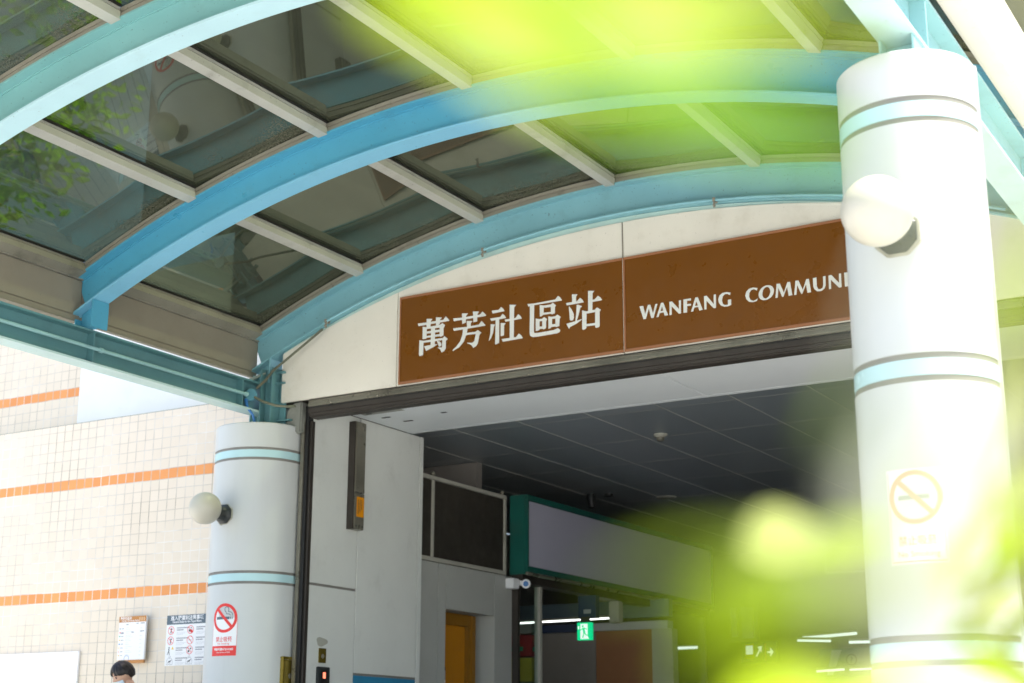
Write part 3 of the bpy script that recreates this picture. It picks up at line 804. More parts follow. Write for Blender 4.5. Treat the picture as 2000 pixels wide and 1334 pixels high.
m = MB()                                        # weathered splice plate on the end of the gutter
m.prism([(-7.83, 8.93, 2.86), (-7.62, 8.93, 2.90), (-7.62, 8.93, 2.885), (-7.81, 8.93, 2.83)], (0, 0.01, 0))
m.box(-7.80, -7.62, 8.94, 8.96, 2.824, 2.832)
m.build('splice_plate', paint('weathered_grey_green', (0.24, 0.30, 0.26), 0.7, 0.3, (0.05, 0.06, 0.04), 0.7, 0.7), canopy)

# ------------------------------------------------------------------ station building
stn = thing('station_building', (-4.5, 9.1, -0.95), 'pale metro station building with arched cream fascia, open shutter and dim concourse', 'station')


def arc_pts(cx, cz, r, x0, x1, n, y):
    return [(x0 + (x1 - x0) * k / n, y, cz + math.sqrt(r * r - (x0 + (x1 - x0) * k / n - cx) ** 2)) for k in range(n + 1)]


F_CX, F_CZ, F_R = -4.49, -4.755, 8.362
for x0, x1 in ((-7.50, -6.398), (-6.394, -4.487), (-4.481, -1.62)):
    top = arc_pts(F_CX, F_CZ, F_R, x0, x1, 24, 8.995)
    MB().prism([(x0, 8.995, 2.650)] + top + [(x1, 8.995, 2.650)], (0, 0.03, 0)).build('fascia_panel', M_CREAM, stn, bevel=0.003)
m = MB()
top = arc_pts(XC, ZC, 7.648, -7.50, -1.62, 48, 9.012)
low = arc_pts(F_CX, F_CZ, F_R - 0.02, -7.50, -1.62, 48, 9.012)
for k in range(48):
    m.add([low[k], low[k + 1], top[k + 1], top[k]] + [(p[0], 9.024, p[2]) for p in (low[k], low[k + 1], top[k + 1], top[k])],
          [(0, 1, 2, 3), (7, 6, 5, 4), (0, 4, 5, 1), (2, 6, 7, 3)])
m.build('closing_strip', paint('stained_mint_strip', (0.44, 0.60, 0.55), 0.6, 0.15, (0.55, 0.52, 0.42), 0.9, 0.6), stn)
m = MB()
m.box(-7.50, -1.62, 9.0265, 9.10, 2.655, 3.02)
m.build('fascia_backing', M_DARKSTEEL, stn)
m = MB()
m.prism([(-7.47, 9.03, 2.40), (-7.475, 9.03, 2.57), (-7.44, 9.03, 2.62), (-7.40, 9.03, 2.645), (-7.318, 9.03, 2.648), (-7.322, 9.03, 2.40)], (0, 0.16, 0))
m.build('concrete_stub', M_CONC, stn, bevel=0.012)
# shutter head
m = MB()
m.box(-7.23, -1.62, 9.012, 9.026, 2.638, 2.649)
m.box(-7.23, -1.62, 9.008, 9.026, 2.575, 2.588)
hd = m.build('shutter_head', M_GASKET, stn)
m = MB()
m.box(-7.225, -1.62, 8.986, 9.0258, 2.632, 2.6375)
m.box(-7.225, -1.62, 8.996, 9.0258, 2.612, 2.6315)
m.box(-7.225, -1.62, 8.988, 9.0258, 2.5885, 2.6115)
m.build('shutter_rail', M_STEEL, hd, bevel=0.003)
m = MB()
m.box(-7.225, -1.62, 8.998, 9.0257, 2.538, 2.5745)
m.box(-7.225, -1.62, 9.008, 9.0257, 2.514, 2.5375)
m.box(-7.225, -1.62, 9.0265, 9.12, 2.506, 2.5165)
m.build('shutter_curtain_edge', M_DARKSTEEL, hd, bevel=0.002)
m = MB()
for k in range(13):
    x = -7.0 + k * 0.44
    m.lathe((x, 8.9875, 2.600), (0, -1, 0), [(0.009, 0), (0.008, 0.003), (0.004, 0.005), (0.0, 0.0055)], 10)
m.build('rivet_row', M_STEEL, hd, smooth=True)
# shutter guide beside the left column
m = MB()
m.box(-7.35, -7.318, 9.075, 9.16, -0.95, 2.50)
m.build('guide_cheek', M_STEEL, stn)
m = MB()
m.box(-7.3175, -7.2845, 9.085, 9.17, -0.95, 2.62)
m.build('guide_slot', M_GASKET, stn)
m = MB()
m.box(-7.284, -7.264, 9.105, 9.14, -0.95, 2.50)
m.build('guide_cheek', M_DARKSTEEL, stn)
# side wall of the entrance
m = MB()
m.box(-7.6, -7.27, 9.1405, 9.735, 1.256, 2.639)
m.box(-7.6, -7.27, 9.1405, 9.735, -0.95, 1.236)
jamb = m.build('cladding_panel', M_WHITEP, stn, bevel=0.003)
MB().box(-7.6, -7.274, 9.1405, 9.735, 1.2365, 1.2555).build('rail', M_JOINT, jamb)
m = MB()
m.box(-7.6, -7.268, 9.741, 10.592, 0.605, 2.639)
pil = m.build('cladding_panel', M_WHITEP, stn, bevel=0.003)
MB().box(-7.6, -7.273, 9.741, 10.592, 0.586, 0.6045).build('rail', M_JOINT, pil)
MB().box(-7.6, -7.269, 9.741, 10.592, -0.95, 0.5855).build('dado_panel', M_DADO, pil, bevel=0.003)
MB().box(-7.6, -7.266, 10.60, 10.650, -0.95, 2.639).build('corner_trim', M_WHITEP, stn)
m = MB()
m.box(-7.6, -7.275, 9.7355, 9.7405, -0.95, 2.639)
m.box(-7.6, -7.275, 10.5925, 10.5995, -0.95, 2.639)
m.build('panel_joint', M_JOINT, stn)
# recessed wall with the ochre door
m = MB()
for y0, y1, z0, z1 in ((10.66, 11.005, -0.95, 1.60), (11.015, 11.132, -0.95, 1.60), (11.14, 11.935, 1.215, 1.60), (11.945, 12.255, -0.95, 1.60)):
    m.box(-7.6, -7.33, y0, y1, z0, z1)
m.build('wall_panel', M_GREYP, stn, bevel=0.003)
dr = MB().box(-7.50, -7.47, 11.2, 11.66, -0.95, 1.10).build('door', M_ORANGE, stn)
m = MB()
m.box(-7.5, -7.445, 11.1405, 11.78, 1.1025, 1.205)
m.box(-7.5, -7.445, 11.67, 11.78, -0.95, 1.102)
m.box(-7.5, -7.43, 11.725, 11.785, -0.95, 1.2)
m.build('door_frame', M_OCHRE, dr, bevel=0.004)
# soffit and ceiling
m = MB()
for x0, x1 in ((-7.262, -4.505), (-4.497, -1.6)):
    m.box(x0, x1, 9.135, 10.405, 2.641, 2.66)
    m.box(x0, x1, 10.41, 10.47, 2.6415, 2.66)
sf = m.build('soffit_panel', M_SOFFIT, stn, bevel=0.002)
MB().box(-7.95, -1.5, 9.125, 10.48, 2.662, 2.70).build('soffit_light_block', M_DARKSTEEL, sf)  # unseen dark sheet added to block light leaking through the soffit gaps
m = MB().box(-7.17, -6.78, 9.42, 9.66, 2.6385, 2.6405)
m.build('access_hatch', paint('stained_hatch', (0.36, 0.36, 0.32), 0.5, 0.3, (0.08, 0.07, 0.05), 0.7), sf)
m = MB()
for x, y, w in ((-7.13, 9.47, 0.10), (-6.84, 9.50, 0.10), (-7.10, 9.62, 0.05), (-6.93, 9.56, 0.05), (-7.06, 9.80, 0.08), (-6.98, 10.0, 0.09), (-6.55, 9.88, 0.05)):
    m.box(x - w / 2, x + w / 2, y - 0.012, y + 0.012, 2.636, 2.638)
m.build('slot', M_GASKET, sf)
m = MB().box(-10, -1.4, 10.475, 20.2, 2.725, 2.745)
cl = m.build('ceiling', M_CEIL, stn)
m = MB()
x = -6.415 - 5 * 0.644
while x < -1.5:
    m.box(x - 0.0028, x + 0.0028, 10.48, 20, 2.7215, 2.7245)
    x += 0.644
y = 12.0 - 1.03
while y < 20:
    m.box(-9.9, -1.45, y - 0.0028, y + 0.0028, 2.7205, 2.7213)
    y += 1.03
m.build('ceiling_grid', M_CEILBAR, cl)
# body of the building round the concourse and above the canopy
m = MB()
m.box(-8.2, 9.0, 9.14, 9.6, 3.30, 10.5)  # unseen height added to block the sky behind the roof glass
m.box(-9.3, -8.2005, 9.14, 9.6, 4.45, 10.5)  # unseen extension added to shift the dark edge behind the roof glass
m.build('upper_wall', paint('dark_stained_concrete', (0.13, 0.135, 0.12), 0.85, 0.3, (0.05, 0.05, 0.04), 0.6, 0.4, bump=0.3), stn)
m = MB()
m.box(-1.5, -1.2, 9.14, 20.2, -0.95, 2.72)
m.box(-10.2, -1.5, 20.0, 20.2, -0.95, 2.72)
m.box(-10.2, -10.0, 12.3, 20.0, -0.95, 2.72)
m.build('concourse_wall', M_TAUPE, stn)
m = MB().box(-1.19, 9.0, 9.14, 9.5, -0.95, 3.29)
m.build('street_wall', M_WHITEP, stn)
m = MB()
m.box(-10.2, -7.70, 12.2, 12.3, 1.6, 2.72)
m.box(-10.2, -10.0, 9.7, 12.2, -0.95, 2.72)
m.build('concourse_wall', M_TAUPE, stn)
m = MB()                                          # room behind the shop sign
m.box(-10, -7.0, 15.0, 15.1, 1.43, 1.62)
m.build('room_bulkhead', paint('blue_grey_wall', (0.12, 0.17, 0.2), 0.5, 0.1), stn)
m = MB().box(-9.9, -7.0, 14.96, 15.1, 1.30, 1.385)
m.build('room_bulkhead', paint('pale_lilac_band', (0.45, 0.45, 0.48), 0.5, 0.1), stn)
MB().box(-9.9, -7.89, 14.99, 15.1, -0.95, 1.2995).build('room_wall', M_TAUPE, stn)
MB().box(-7.885, -7.2, 14.99, 15.1, -0.95, 1.2995).build('room_wall', M_BROWNW, stn)
MB().box(-7.195, -6.95, 14.97, 15.1, -0.95, 1.2995).build('room_wall', M_BEIGEM, stn)
MB().box(-9.9, -7.9, 14.94, 14.959, 1.30, 1.384).build('room_band', M_NAVY, stn)

# ------------------------------------------------------------------ tiled wall on the left
tw = thing('tiled_wall', (-11, 9.6, -0.95), 'beige tiled wall with two orange tile bands left of the white column', 'wall')
MB().box(-18, -7.95, 9.465, 9.7, -0.95, 2.868).build('tile_field', M_LOWTILE, tw)
MB().box(-18, -7.95, 9.47, 9.99, 2.8685, 2.875).build('ledge', M_CONC, tw)
uw = thing('upper_wall_block', (-12, 10.1, 2.876), 'set-back upper wall, tiled with one orange band, above the lower tiled wall', 'wall')
MB().box(-18, -10.84, 10.0, 10.4, 2.876, 4.4).build('tile_field', M_UPTILE, uw)
MB().box(-10.835, -10.80, 10.005, 10.4, 2.876, 4.4).build('corner_bead', M_JOINT, uw)
MB().box(-10.795, -8.21, 9.96, 10.4, 2.876, 4.4).build('plain_panel', M_WALLW, uw)

# ------------------------------------------------------------------ columns
def column(x, y, r, seam_deg, label, top):
    c = thing('column', (x, y, -0.95), label, 'column', 'round columns carrying the canopy')
    period = 0.945
    rings = [2.266 - period * k for k in range(4)]
    zs = top
    for k, zt in enumerate(rings + [None]):
        zb = zt if zt is not None else -0.95
        prof = [(0.0, zb - 0.0), (r, zb), (r, zs - (0.008 if k == 0 else 0)), (r - (0.008 if k == 0 else 0.0), zs), (0.0, zs)]
        MB().lathe((x, y, 0), (0, 0, 1), prof, 72).build('shaft', M_COLUMN, c, smooth=True)
        if zt is None:
            break
        m = MB()
        m.lathe((x, y, 0), (0, 0, 1), [(r - 0.003, zt - 0.0205), (r - 0.003, zt - 0.0005)], 72)
        m.lathe((x, y, 0), (0, 0, 1), [(r - 0.003, zt - 0.0995), (r - 0.003, zt - 0.0800)], 72)
        m.build('joint_ring', M_JOINT, c, smooth=True)
        MB().lathe((x, y, 0), (0, 0, 1), [(r - 0.0005, zt - 0.0795), (r - 0.0005, zt - 0.021)], 72).build('band', M_BAND, c, smooth=True)
        zs = zt - 0.100
    a = math.radians(seam_deg)
    e, t = Vector((math.cos(a), math.sin(a), 0)), Vector((-math.sin(a), math.cos(a), 0))
    o = Vector((x, y, 0))
    m = MB()
    base = [o + e * (r - 0.01) - t * 0.016, o + e * (r + 0.006) - t * 0.012, o + e * (r + 0.006) + t * 0.012, o + e * (r - 0.01) + t * 0.016]
    m.prism([(p.x, p.y, -0.95) for p in base], (0, 0, top + 0.945))
    m.build('seam_strip', M_JOINT if seam_deg > 10 else M_COLUMN, c)
    return c


column(-7.73, 9.06, 0.36, 14, 'white enamelled column with pale blue bands beside the station shutter, under the left end of the canopy', 2.460)
column(-1.41, 5.22, 0.252, 6, 'nearer white banded column at the right, half veiled by blurred leaves and covering the end of the sign', 2.448)


def globe_lamp(x, y, r, deg, label):
    a = math.radians(deg)
    e = Vector((math.cos(a), math.sin(a), 0))
    t = Vector((-e.y, e.x, 0))
    base = Vector((x, y, 1.752)) + e * r
    L = thing('globe_lamp', base, label, 'wall lamp', 'globe lamps on the columns')

    def octa(s, d):
        k = 0.45
        return [base + e * d + t * (u * s) + Vector((0, 0, v * s)) for u, v in
                ((-1, -k), (-k, -1), (k, -1), (1, -k), (1, k), (k, 1), (-k, 1), (-1, k))]
    m = MB()
    q = [octa(0.072, -0.03), octa(0.072, 0.014), octa(0.055, 0.03), octa(0.046, 0.06), octa(0.05, 0.105), octa(0.058, 0.125)]
    vs = [p for ring in q for p in ring]
    fs = [tuple(range(7, -1, -1)), tuple(range(40, 48))]
    for k in range(5):
        fs += [(k * 8 + i, k * 8 + (i + 1) % 8, (k + 1) * 8 + (i + 1) % 8, (k + 1) * 8 + i) for i in range(8)]
    m.add(vs, fs).build('bracket', M_BLACK, L, bevel=0.003)
    m = MB().prism(octa(0.082, -0.03), e * 0.036)
    m.build('gasket_plate', paint('dirty_sealant', (0.45, 0.44, 0.36), 0.7, 0.3, (0.1, 0.09, 0.06), 0.8), L, bevel=0.004)
    cc = base + e * 0.215 + Vector((0, 0, 0.018))
    MB().sphere(cc, 0.1215, 40, 28).build('globe', M_GLOBE, L, smooth=True)
    return L


globe_lamp(-7.755, 9.06, 0.355, -91, 'milky globe lamp with black bracket on the column beside the tiled wall')
globe_lamp(-1.41, 5.22, 0.252, -90, 'milky globe lamp on the near column, overlapping the end of the brown sign')

# ------------------------------------------------------------------ station sign
sg = thing('station_sign', (-4.4, 8.98, 2.65), 'brown station name sign with white Chinese characters and Latin capitals on the cream fascia', 'sign')
for x0, x1 in ((-6.360, -4.478), (-4.472, -2.18)):
    m = MB().box(x0, x1, 8.974, 8.9945, 2.656, 3.33)
    bd = m.build('sign_board', M_SIGN, sg, bevel=0.002)
    m = MB()
    m.box(x0 - 0.001, x1 + 0.001, 8.969, 8.9735, 2.652, 2.672)
    m.box(x0 - 0.001, x1 + 0.001, 8.969, 8.9735, 3.316, 3.334)
    m.box(x0 - 0.001, x0 + 0.012, 8.969, 8.9735, 2.6725, 3.3155)
    m.build('edging', M_SIGNEDGE, bd, bevel=0.001)
MB().box(-4.4775, -4.4725, 8.972, 8.9944, 2.656, 3.33).build('sealant_joint', paint('pale_sealant', (0.5, 0.48, 0.42), 0.7, 0.2, (0.15, 0.14, 0.1), 0.6), sg)
m = MB().box(-4.487, -4.481, 8.988, 8.9946, 3.34, 3.60)
m.build('fascia_joint', paint('old_sealant', (0.32, 0.3, 0.25), 0.7, 0.3, (0.05, 0.05, 0.04), 0.8), sg)


def glyph(name, polys):
    m = MB()
    for k, p in enumerate(polys):
        yy = 8.9728 - 0.00012 * (k % 12)
        m.prism([(a / 1e4, yy, b / 1e4) for a, b in p], (0, 0.0012, 0))
    return m.build(name, M_LETTER, sg, merge=False)


for nm in ('wan', 'fang', 'she', 'qu', 'zhan'):
    glyph('chinese_character', GLYPHS[nm])
lat = [list(q) for q in GLYPHS['latin']]
x0 = max(p[0] for p in lat[-1][0]) + 150
zb, zt = min(p[1] for p in lat[-1][0]), max(p[1] for p in lat[-1][0])


def up_(pts):
    return [(x0 + int(u * 10), zb + int(v * (zt - zb))) for u, v in pts]


lat += [[up_([(0, 1), (130, 1), (130, 0.85), (85, 0.85), (85, 0), (45, 0), (45, 0.85), (0, 0.85)])],
        [up_([(140, 1), (190, 1), (225, 0.58), (250, 1), (285, 1), (235, 0.42), (235, 0), (195, 0), (195, 0.42)])]]
for q in lat:
    glyph('latin_capital', q)

# ------------------------------------------------------------------ printed sheets
def no_smoking(x, y, r, deg, w, z0, z1, label, kind):
    t = thing('no_smoking_sign', (x + r * math.cos(math.radians(deg)), y + r * math.sin(math.radians(deg)), z0), label, 'sign', 'no smoking stickers on the columns')

    def mp(u, v, lift):
        a = math.radians(deg) + u / r
        return (x + (r + 0.0012 + lift) * math.cos(a), y + (r + 0.0012 + lift) * math.sin(a), z0 + v)
    f = Flat(mp)
    h = z1 - z0
    hw = w / 2
    R = hw * 0.98
    cv = h - R
    if kind == 0:
        f.rect(-hw, hw, 0, cv, M_WHITE, 0, 10)
        f.disc(0, cv, R, M_WHITE, 0.0002)
        f.ring(0, cv, R, R * 0.80, M_RED, 0.0006)
        f.bar((-0.58 * R, 0.58 * R + cv), (0.58 * R, -0.58 * R + cv), R * 0.2, M_RED, 0.0009)
        f.rect(-0.68 * R, 0.42 * R, cv - 0.09 * R, cv + 0.09 * R, M_SLATE, 0.0004, 4)
        f.rect(0.47 * R, 0.53 * R, cv - 0.09 * R, cv + 0.09 * R, M_SLATE, 0.0004)
        f.rect(0.59 * R, 0.65 * R, cv - 0.09 * R, cv + 0.09 * R, M_SLATE, 0.0004)
        sm = [(0.62, 0.14), (0.62, 0.30), (0.50, 0.40), (0.30, 0.42), (0.34, 0.58), (0.28, 0.72), (0.12, 0.76), (0.0, 0.66), (0.02, 0.50), (0.12, 0.40), (0.16, 0.28), (0.40, 0.26), (0.50, 0.16)]
        for a, b in zip(sm, sm[1:]):
            f.bar((a[0] * R, cv + a[1] * R), (b[0] * R, cv + b[1] * R), 0.05 * R, M_SLATE, 0.0003, 1)
        f.rect(-hw, hw, 0, h * 0.19, M_RED, 0.0004, 10)
        f.text('禁止吸菸', 0, h * 0.275, h * 0.105, M_RED, 0.0005, 0.012, sx=0.92)
        f.text('No Smoking', 0, h * 0.215, h * 0.055, M_RED, 0.0005, 0.0, sx=1.0)
        f.text('最高可罰NT$10,000', 0, h * 0.105, h * 0.055, M_WHITE, 0.0008, 0.02, sx=0.95)
        f.text('Violators will be fined up to NT$10,000', 0, h * 0.055, h * 0.032, M_WHITE, 0.0008, 0.01, sx=0.62)
        for s in (-1, 1):
            f.rect(s * hw - 0.001, s * hw + 0.001, h * 0.19, cv, M_RED, 0.0003)
    else:
        f.rect(-hw, hw, 0, h, M_WHITE, 0, 10)
        f.ring(0, cv, R * 0.94, R * 0.77, M_PINK, 0.0006)
        f.bar((-0.55 * R, 0.55 * R + cv), (0.55 * R, -0.55 * R + cv), R * 0.18, M_PINK, 0.0009)
        f.rect(-0.6 * R, 0.5 * R, cv - 0.08 * R, cv + 0.08 * R, M_INK, 0.0004, 4)
        f.text('禁止吸菸', 0, h * 0.20, h * 0.11, M_PINK, 0.0005, 0.01, sx=0.95)
        f.text('No Smoking', 0, h * 0.075, h * 0.085, M_PINK, 0.0005, 0.005, sx=1.05)
        f.rect(-hw + 0.006, hw - 0.006, 0.007, 0.0095, M_RED, 0.0004, 8)
        for s in (-1, 1):
            f.rect(s * (hw - 0.006) - 0.001, s * (hw - 0.006) + 0.001, 0.0095, h - 0.01, M_PINK, 0.0004)
    f.build(t, {'white_print': 'sheet', 'red_print': 'prohibition_mark', 'pale_red_print': 'prohibition_mark', 'slate_print': 'cigarette_symbol', 'grey_ink': 'cigarette_symbol'})


no_smoking(-7.73, 9.06, 0.36, -86.0, 0.222, 0.692, 1.078, 'no smoking sticker with solid red foot, on the column beside the tiled wall', 0)
no_smoking(-1.41, 5.22, 0.252, -90.0, 0.198, 0.606, 0.925, 'washed-out no smoking sticker on the near column behind the blurred leaves', 1)

# rules poster
t = thing('rules_poster', (-8.79, 9.46, 0.685), 'white rules poster with slate heading and red prohibition circles on the tiled wall', 'poster')
PX0, PX1, PZ0, PZ1 = -9.0, -8.555, 0.688, 1.098
MB().box(PX0, PX1, 9.457, 9.4645, PZ0, PZ1).build('sheet', M_WHITE, t)
f = Flat(lambda u, v, lift: (PX0 + u, 9.4568 - lift, PZ0 + v))
W, Hh = PX1 - PX0, PZ1 - PZ0
f.rect(0, W, Hh * 0.815, Hh, M_SLATE, 0.0002)
f.text('進入捷運站注意事項', W * 0.5, Hh * 0.905, 0.041, M_WHITE, 0.0005, 0.02, sx=0.98)
f.text('General Rules for the Taipei Metro', W * 0.5, Hh * 0.845, 0.026, M_WHITE, 0.0005, 0.02, sx=0.86)
f.build(t, {'slate_print': 'heading_band', 'white_print': 'heading_text'})
MP = f.mp
rows = [0.70, 0.495, 0.30, 0.10]
for r, vv in enumerate(rows):
    for c, uu in enumerate((0.12, 0.60)):
        cu, cv = W * uu, Hh * vv
        f = Flat(MP)
        rr = Hh * 0.085
        if r < 2 or (r == 2 and c == 1):
            if c == 0:
                f.disc(cu + 0.004, cv + rr * 0.45, rr * 0.16, M_DKINK, 0.0002, 10)
                f.bar((cu, cv + rr * 0.3), (cu - 0.002, cv - rr * 0.7), rr * 0.26, M_DKINK, 0.0002, 1)
                f.bar((cu, cv + rr * 0.2), (cu + rr * 0.5, cv + rr * 0.3), rr * 0.12, M_DKINK, 0.0003, 1)
            elif r == 0:
                f.disc(cu + rr * 0.3, cv - rr * 0.35, rr * 0.4, M_RED, 0.0002, 12)
                f.disc(cu - rr * 0.3, cv - rr * 0.2, rr * 0.3, M_DKINK, 0.0002, 12)
                f.bar((cu, cv + rr * 0.6), (cu + rr * 0.5, cv + rr * 0.25), rr * 0.16, M_DKINK, 0.0003, 1)
            elif r == 2:
                f.disc(cu - rr * 0.3, cv - rr * 0.3, rr * 0.28, M_DKINK, 0.0002, 10)
                f.disc(cu + rr * 0.3, cv + rr * 0.3, rr * 0.22, M_DKINK, 0.0002, 10)
            else:
                f.rect(cu - rr * 0.6, cu + rr * 0.5, cv - rr * 0.06, cv + rr * 0.06, M_INK, 0.0002)
            f.ring(cu, cv, rr, rr * 0.86, M_RED, 0.0004, 28)
            f.bar((cu - rr * 0.63, cv + rr * 0.63), (cu + rr * 0.63, cv - rr * 0.63), rr * 0.15, M_RED, 0.0006, 1)
        elif r == 2:
            f.disc(cu - 0.012, cv + rr * 0.7, rr * 0.17, M_DKINK, 0.0002, 10)
            f.bar((cu - 0.012, cv + rr * 0.5), (cu - 0.014, cv - rr * 0.1), rr * 0.3, M_DKINK, 0.0002, 1)
            f.bar((cu - 0.014, cv - rr * 0.1), (cu - 0.028, cv - rr), rr * 0.17, M_DKINK, 0.0003, 1)
            f.bar((cu - 0.014, cv - rr * 0.1), (cu - 0.004, cv - rr), rr * 0.17, M_DKINK, 0.0004, 1)
            f.poly([(cu + 0.012, cv + 0.008), (cu + 0.04, cv + 0.008), (cu + 0.026, cv + 0.034)], M_YEL, 0.0002)
        else:
            f.ring(cu, cv + rr * 0.9, rr * 0.3, rr * 0.22, M_INK, 0.0002, 16)
            o = [(-0.9, -0.9), (0.9, -0.9), (0.9, 0.1), (0.45, 0.6), (-0.45, 0.6), (-0.9, 0.1)]
            for a, b in zip(o, o[1:] + o[:1]):
                f.bar((cu + a[0] * rr, cv + a[1] * rr), (cu + b[0] * rr, cv + b[1] * rr), 0.003, M_INK, 0.0003, 1)
            f.bar((cu - rr * 0.4, cv - rr * 0.3), (cu + rr * 0.35, cv - rr * 0.1), rr * 0.3, M_DKINK, 0.0002, 1)
            f.bar((cu + rr * 0.3, cv - rr * 0.1), (cu + rr * 0.55, cv + rr * 0.2), rr * 0.18, M_DKINK, 0.0003, 1)
            f.bar((cu - rr * 0.4, cv - rr * 0.3), (cu - rr * 0.45, cv - rr * 0.7), rr * 0.1, M_DKINK, 0.0004, 1)
            f.bar((cu + rr * 0.2, cv - rr * 0.3), (cu + rr * 0.2, cv - rr * 0.7), rr * 0.1, M_DKINK, 0.0005, 1)
        for q in range(2):
            f.rect(cu + 0.062, cu + 0.062 + (0.13 if q == 0 else 0.075), cv + 0.014 - q * 0.017, cv + 0.023 - q * 0.017, M_INK, 0.0002)
        for q in range(3):
            f.rect(cu + 0.062, cu + 0.062 + 0.11 - 0.02 * q, cv - 0.020 - q * 0.009, cv - 0.017 - q * 0.009, paint('faint_ink', (0.55, 0.56, 0.58), 0.5, 0.03), 0.0002)
        f.build(t, {'red_print': 'prohibition_circle', 'dark_ink': 'pictogram', 'yellow_print': 'warning_triangle', 'grey_ink': 'text_block', 'faint_ink': 'fine_print'})

# station information board
t = thing('information_board', (-9.35, 9.44, 0.70), 'white timetable board with ochre header standing off the tiled wall, above the person', 'notice board')
BX0, BX1, BZ0, BZ1 = -9.495, -9.185, 0.715, 1.105
MB().box(BX0, BX1, 9.405, 9.425, BZ0 + 0.03, BZ1).build('board', M_WHITE, t, bevel=0.003)
MB().box(BX0 + 0.03, BX1 - 0.045, 9.4255, 9.4645, BZ0 + 0.03, BZ1 - 0.04).build('back_frame', M_BEIGEM, t)
MB().box(BX0 + 0.02, BX1 - 0.004, 9.407, 9.424, BZ0 + 0.002, BZ0 + 0.0295).build('base_strip', M_TAN, t)
f = Flat(lambda u, v, lift: (BX0 + u, 9.4047 - lift, BZ0 + 0.03 + v))
W, Hh = BX1 - BX0, BZ1 - BZ0 - 0.03
f.rect(0, W, Hh * 0.865, Hh, M_TAN, 0.0002)
f.text('萬芳社區站', W * 0.05, Hh * 0.93, 0.026, M_WHITE, 0.0004, 0.02, 'LEFT')
f.text('Wanfang Community Station', W * 0.10, Hh * 0.885, 0.017, M_WHITE, 0.0004, 0.02, 'LEFT')
for k in range(3):
    f.rect(W * (0.74 + 0.08 * k), W * (0.79 + 0.08 * k), Hh * 0.885, Hh * 0.97, paint('pale_ochre_print', (0.62, 0.40, 0.22), 0.5, 0.05), 0.0003)
mk = [M_INK, M_RED, M_GRN, M_YEL, M_BLU, M_YEL, M_PINK, M_YEL]
for k in range(8):
    vv = Hh * (0.72 - 0.088 * k)
    f.disc(W * 0.06, vv, 0.0065, mk[k], 0.0002, 12)
    f.rect(W * 0.11, W * 0.20, vv - 0.003, vv + 0.003, M_INK, 0.0002)
    for q in range(2):
        f.rect(W * 0.27, W * (0.38 + 0.05 * ((k * 3 + q) % 4)), vv + 0.006 - q * 0.013, vv + 0.009 - q * 0.013, paint('faint_ink', (0.55, 0.56, 0.58), 0.5, 0.03), 0.0002)
    f.rect(W * 0.80, W * 0.87, vv - 0.002, vv + 0.002, MATS['faint_ink'], 0.0002)
for a, b, v in ((0.65, 0.73, 0.82), (0.80, 0.95, 0.82), (0.27, 0.36, 0.80), (0.80, 0.95, 0.64), (0.48, 0.58, 0.62), (0.08, 0.20, 0.60)):
    f.rect(W * a, W * b, Hh * v, Hh * v + 0.008, M_INK, 0.0003)
f.ring(W * 0.36, Hh * 0.03, 0.028, 0.025, M_BLU, 0.0003, 24)
f.build(t, {'ochre_print': 'header_band', 'white_print': 'header_text', 'grey_ink': 'table_headings', 'faint_ink': 'table_lines', 'pale_ochre_print': 'header_symbols'})

# plain white box low on the wall at far left
o = MB().box(-11.6, -9.985, 9.44, 9.4645, -0.3, 0.838).build('white_rectangle', paint('plain_white', (0.85, 0.85, 0.85), 0.3, 0.02), origin=(-10.8, 9.46, -0.3), bevel=0.003)
tag(o, 'plain white rectangle low on the tiled wall, left of the person', 'board')

# ------------------------------------------------------------------ fittings on the entrance side wall
t = thing('cable_trunking', (-7.24, 9.64, 1.71), 'tall grimy steel cable trunking with orange label on the entrance side wall', 'trunking')
m = MB()
m.box(-7.2675, -7.20, 9.60, 9.725, 2.01, 2.585)
m.box(-7.2675, -7.199, 9.60, 9.725, 1.715, 2.004)
m.build('cover', M_STEEL, t, bevel=0.004)
MB().box(-7.2675, -7.21, 9.585, 9.5995, 1.715, 2.585).build('edge_flange', M_DARKSTEEL, t)
m = MB().box(-7.1988, -7.1980, 9.622, 9.718, 1.815, 1.975)
lb = m.build('warning_label', M_ORLABEL, t)
m = MB()
for k in range(3):
    m.box(-7.1978, -7.1975, 9.64 + k * 0.022, 9.647 + k * 0.022, 1.835 + 0.02 * k, 1.955)
m.build('label_text', M_DKINK, lb)
m = MB()
for y, z in ((9.62, 1.74), (9.705, 1.74)):
    m.cyl((-7.199, y, z), (-7.195, y, z), 0.006, 10)
m.build('screw', M_BLACK, t)

t = thing('intercom_plate', (-7.26, 9.33, 0.66), 'small brass button plate on the side wall above the dark display unit', 'intercom')
MB().box(-7.2695, -7.262, 9.288, 9.377, 0.66, 0.77).build('plate', M_BRASS, t, bevel=0.002)
m = MB().lathe((-7.2615, 9.333, 0.71), (1, 0, 0), [(0.017, 0), (0.015, 0.004), (0.0, 0.005)], 16)
m.build('button', M_STEEL, t, smooth=True)
t = thing('display_unit', (-7.26, 9.34, 0.40), 'dark wall display unit glowing red below the brass button plate', 'display')
MB().box(-7.2695, -7.245, 9.265, 9.41, 0.38, 0.63).build('case', M_BLACK, t, bevel=0.004)
MB().box(-7.2448, -7.2442, 9.30, 9.375, 0.42, 0.61).build('screen', M_GASKET, t)
MB().box(-7.244, -7.2437, 9.322, 9.355, 0.545, 0.59).build('digit', M_REDLED, t)
t = thing('brass_cabinet', (-7.36, 9.0, 0.3), 'polished brass frame cabinet on the right side of the column beside the shutter slot', 'cabinet')
m = MB()
e = Vector((math.cos(math.radians(1)), math.sin(math.radians(1)), 0))
tt = Vector((-e.y, e.x, 0))
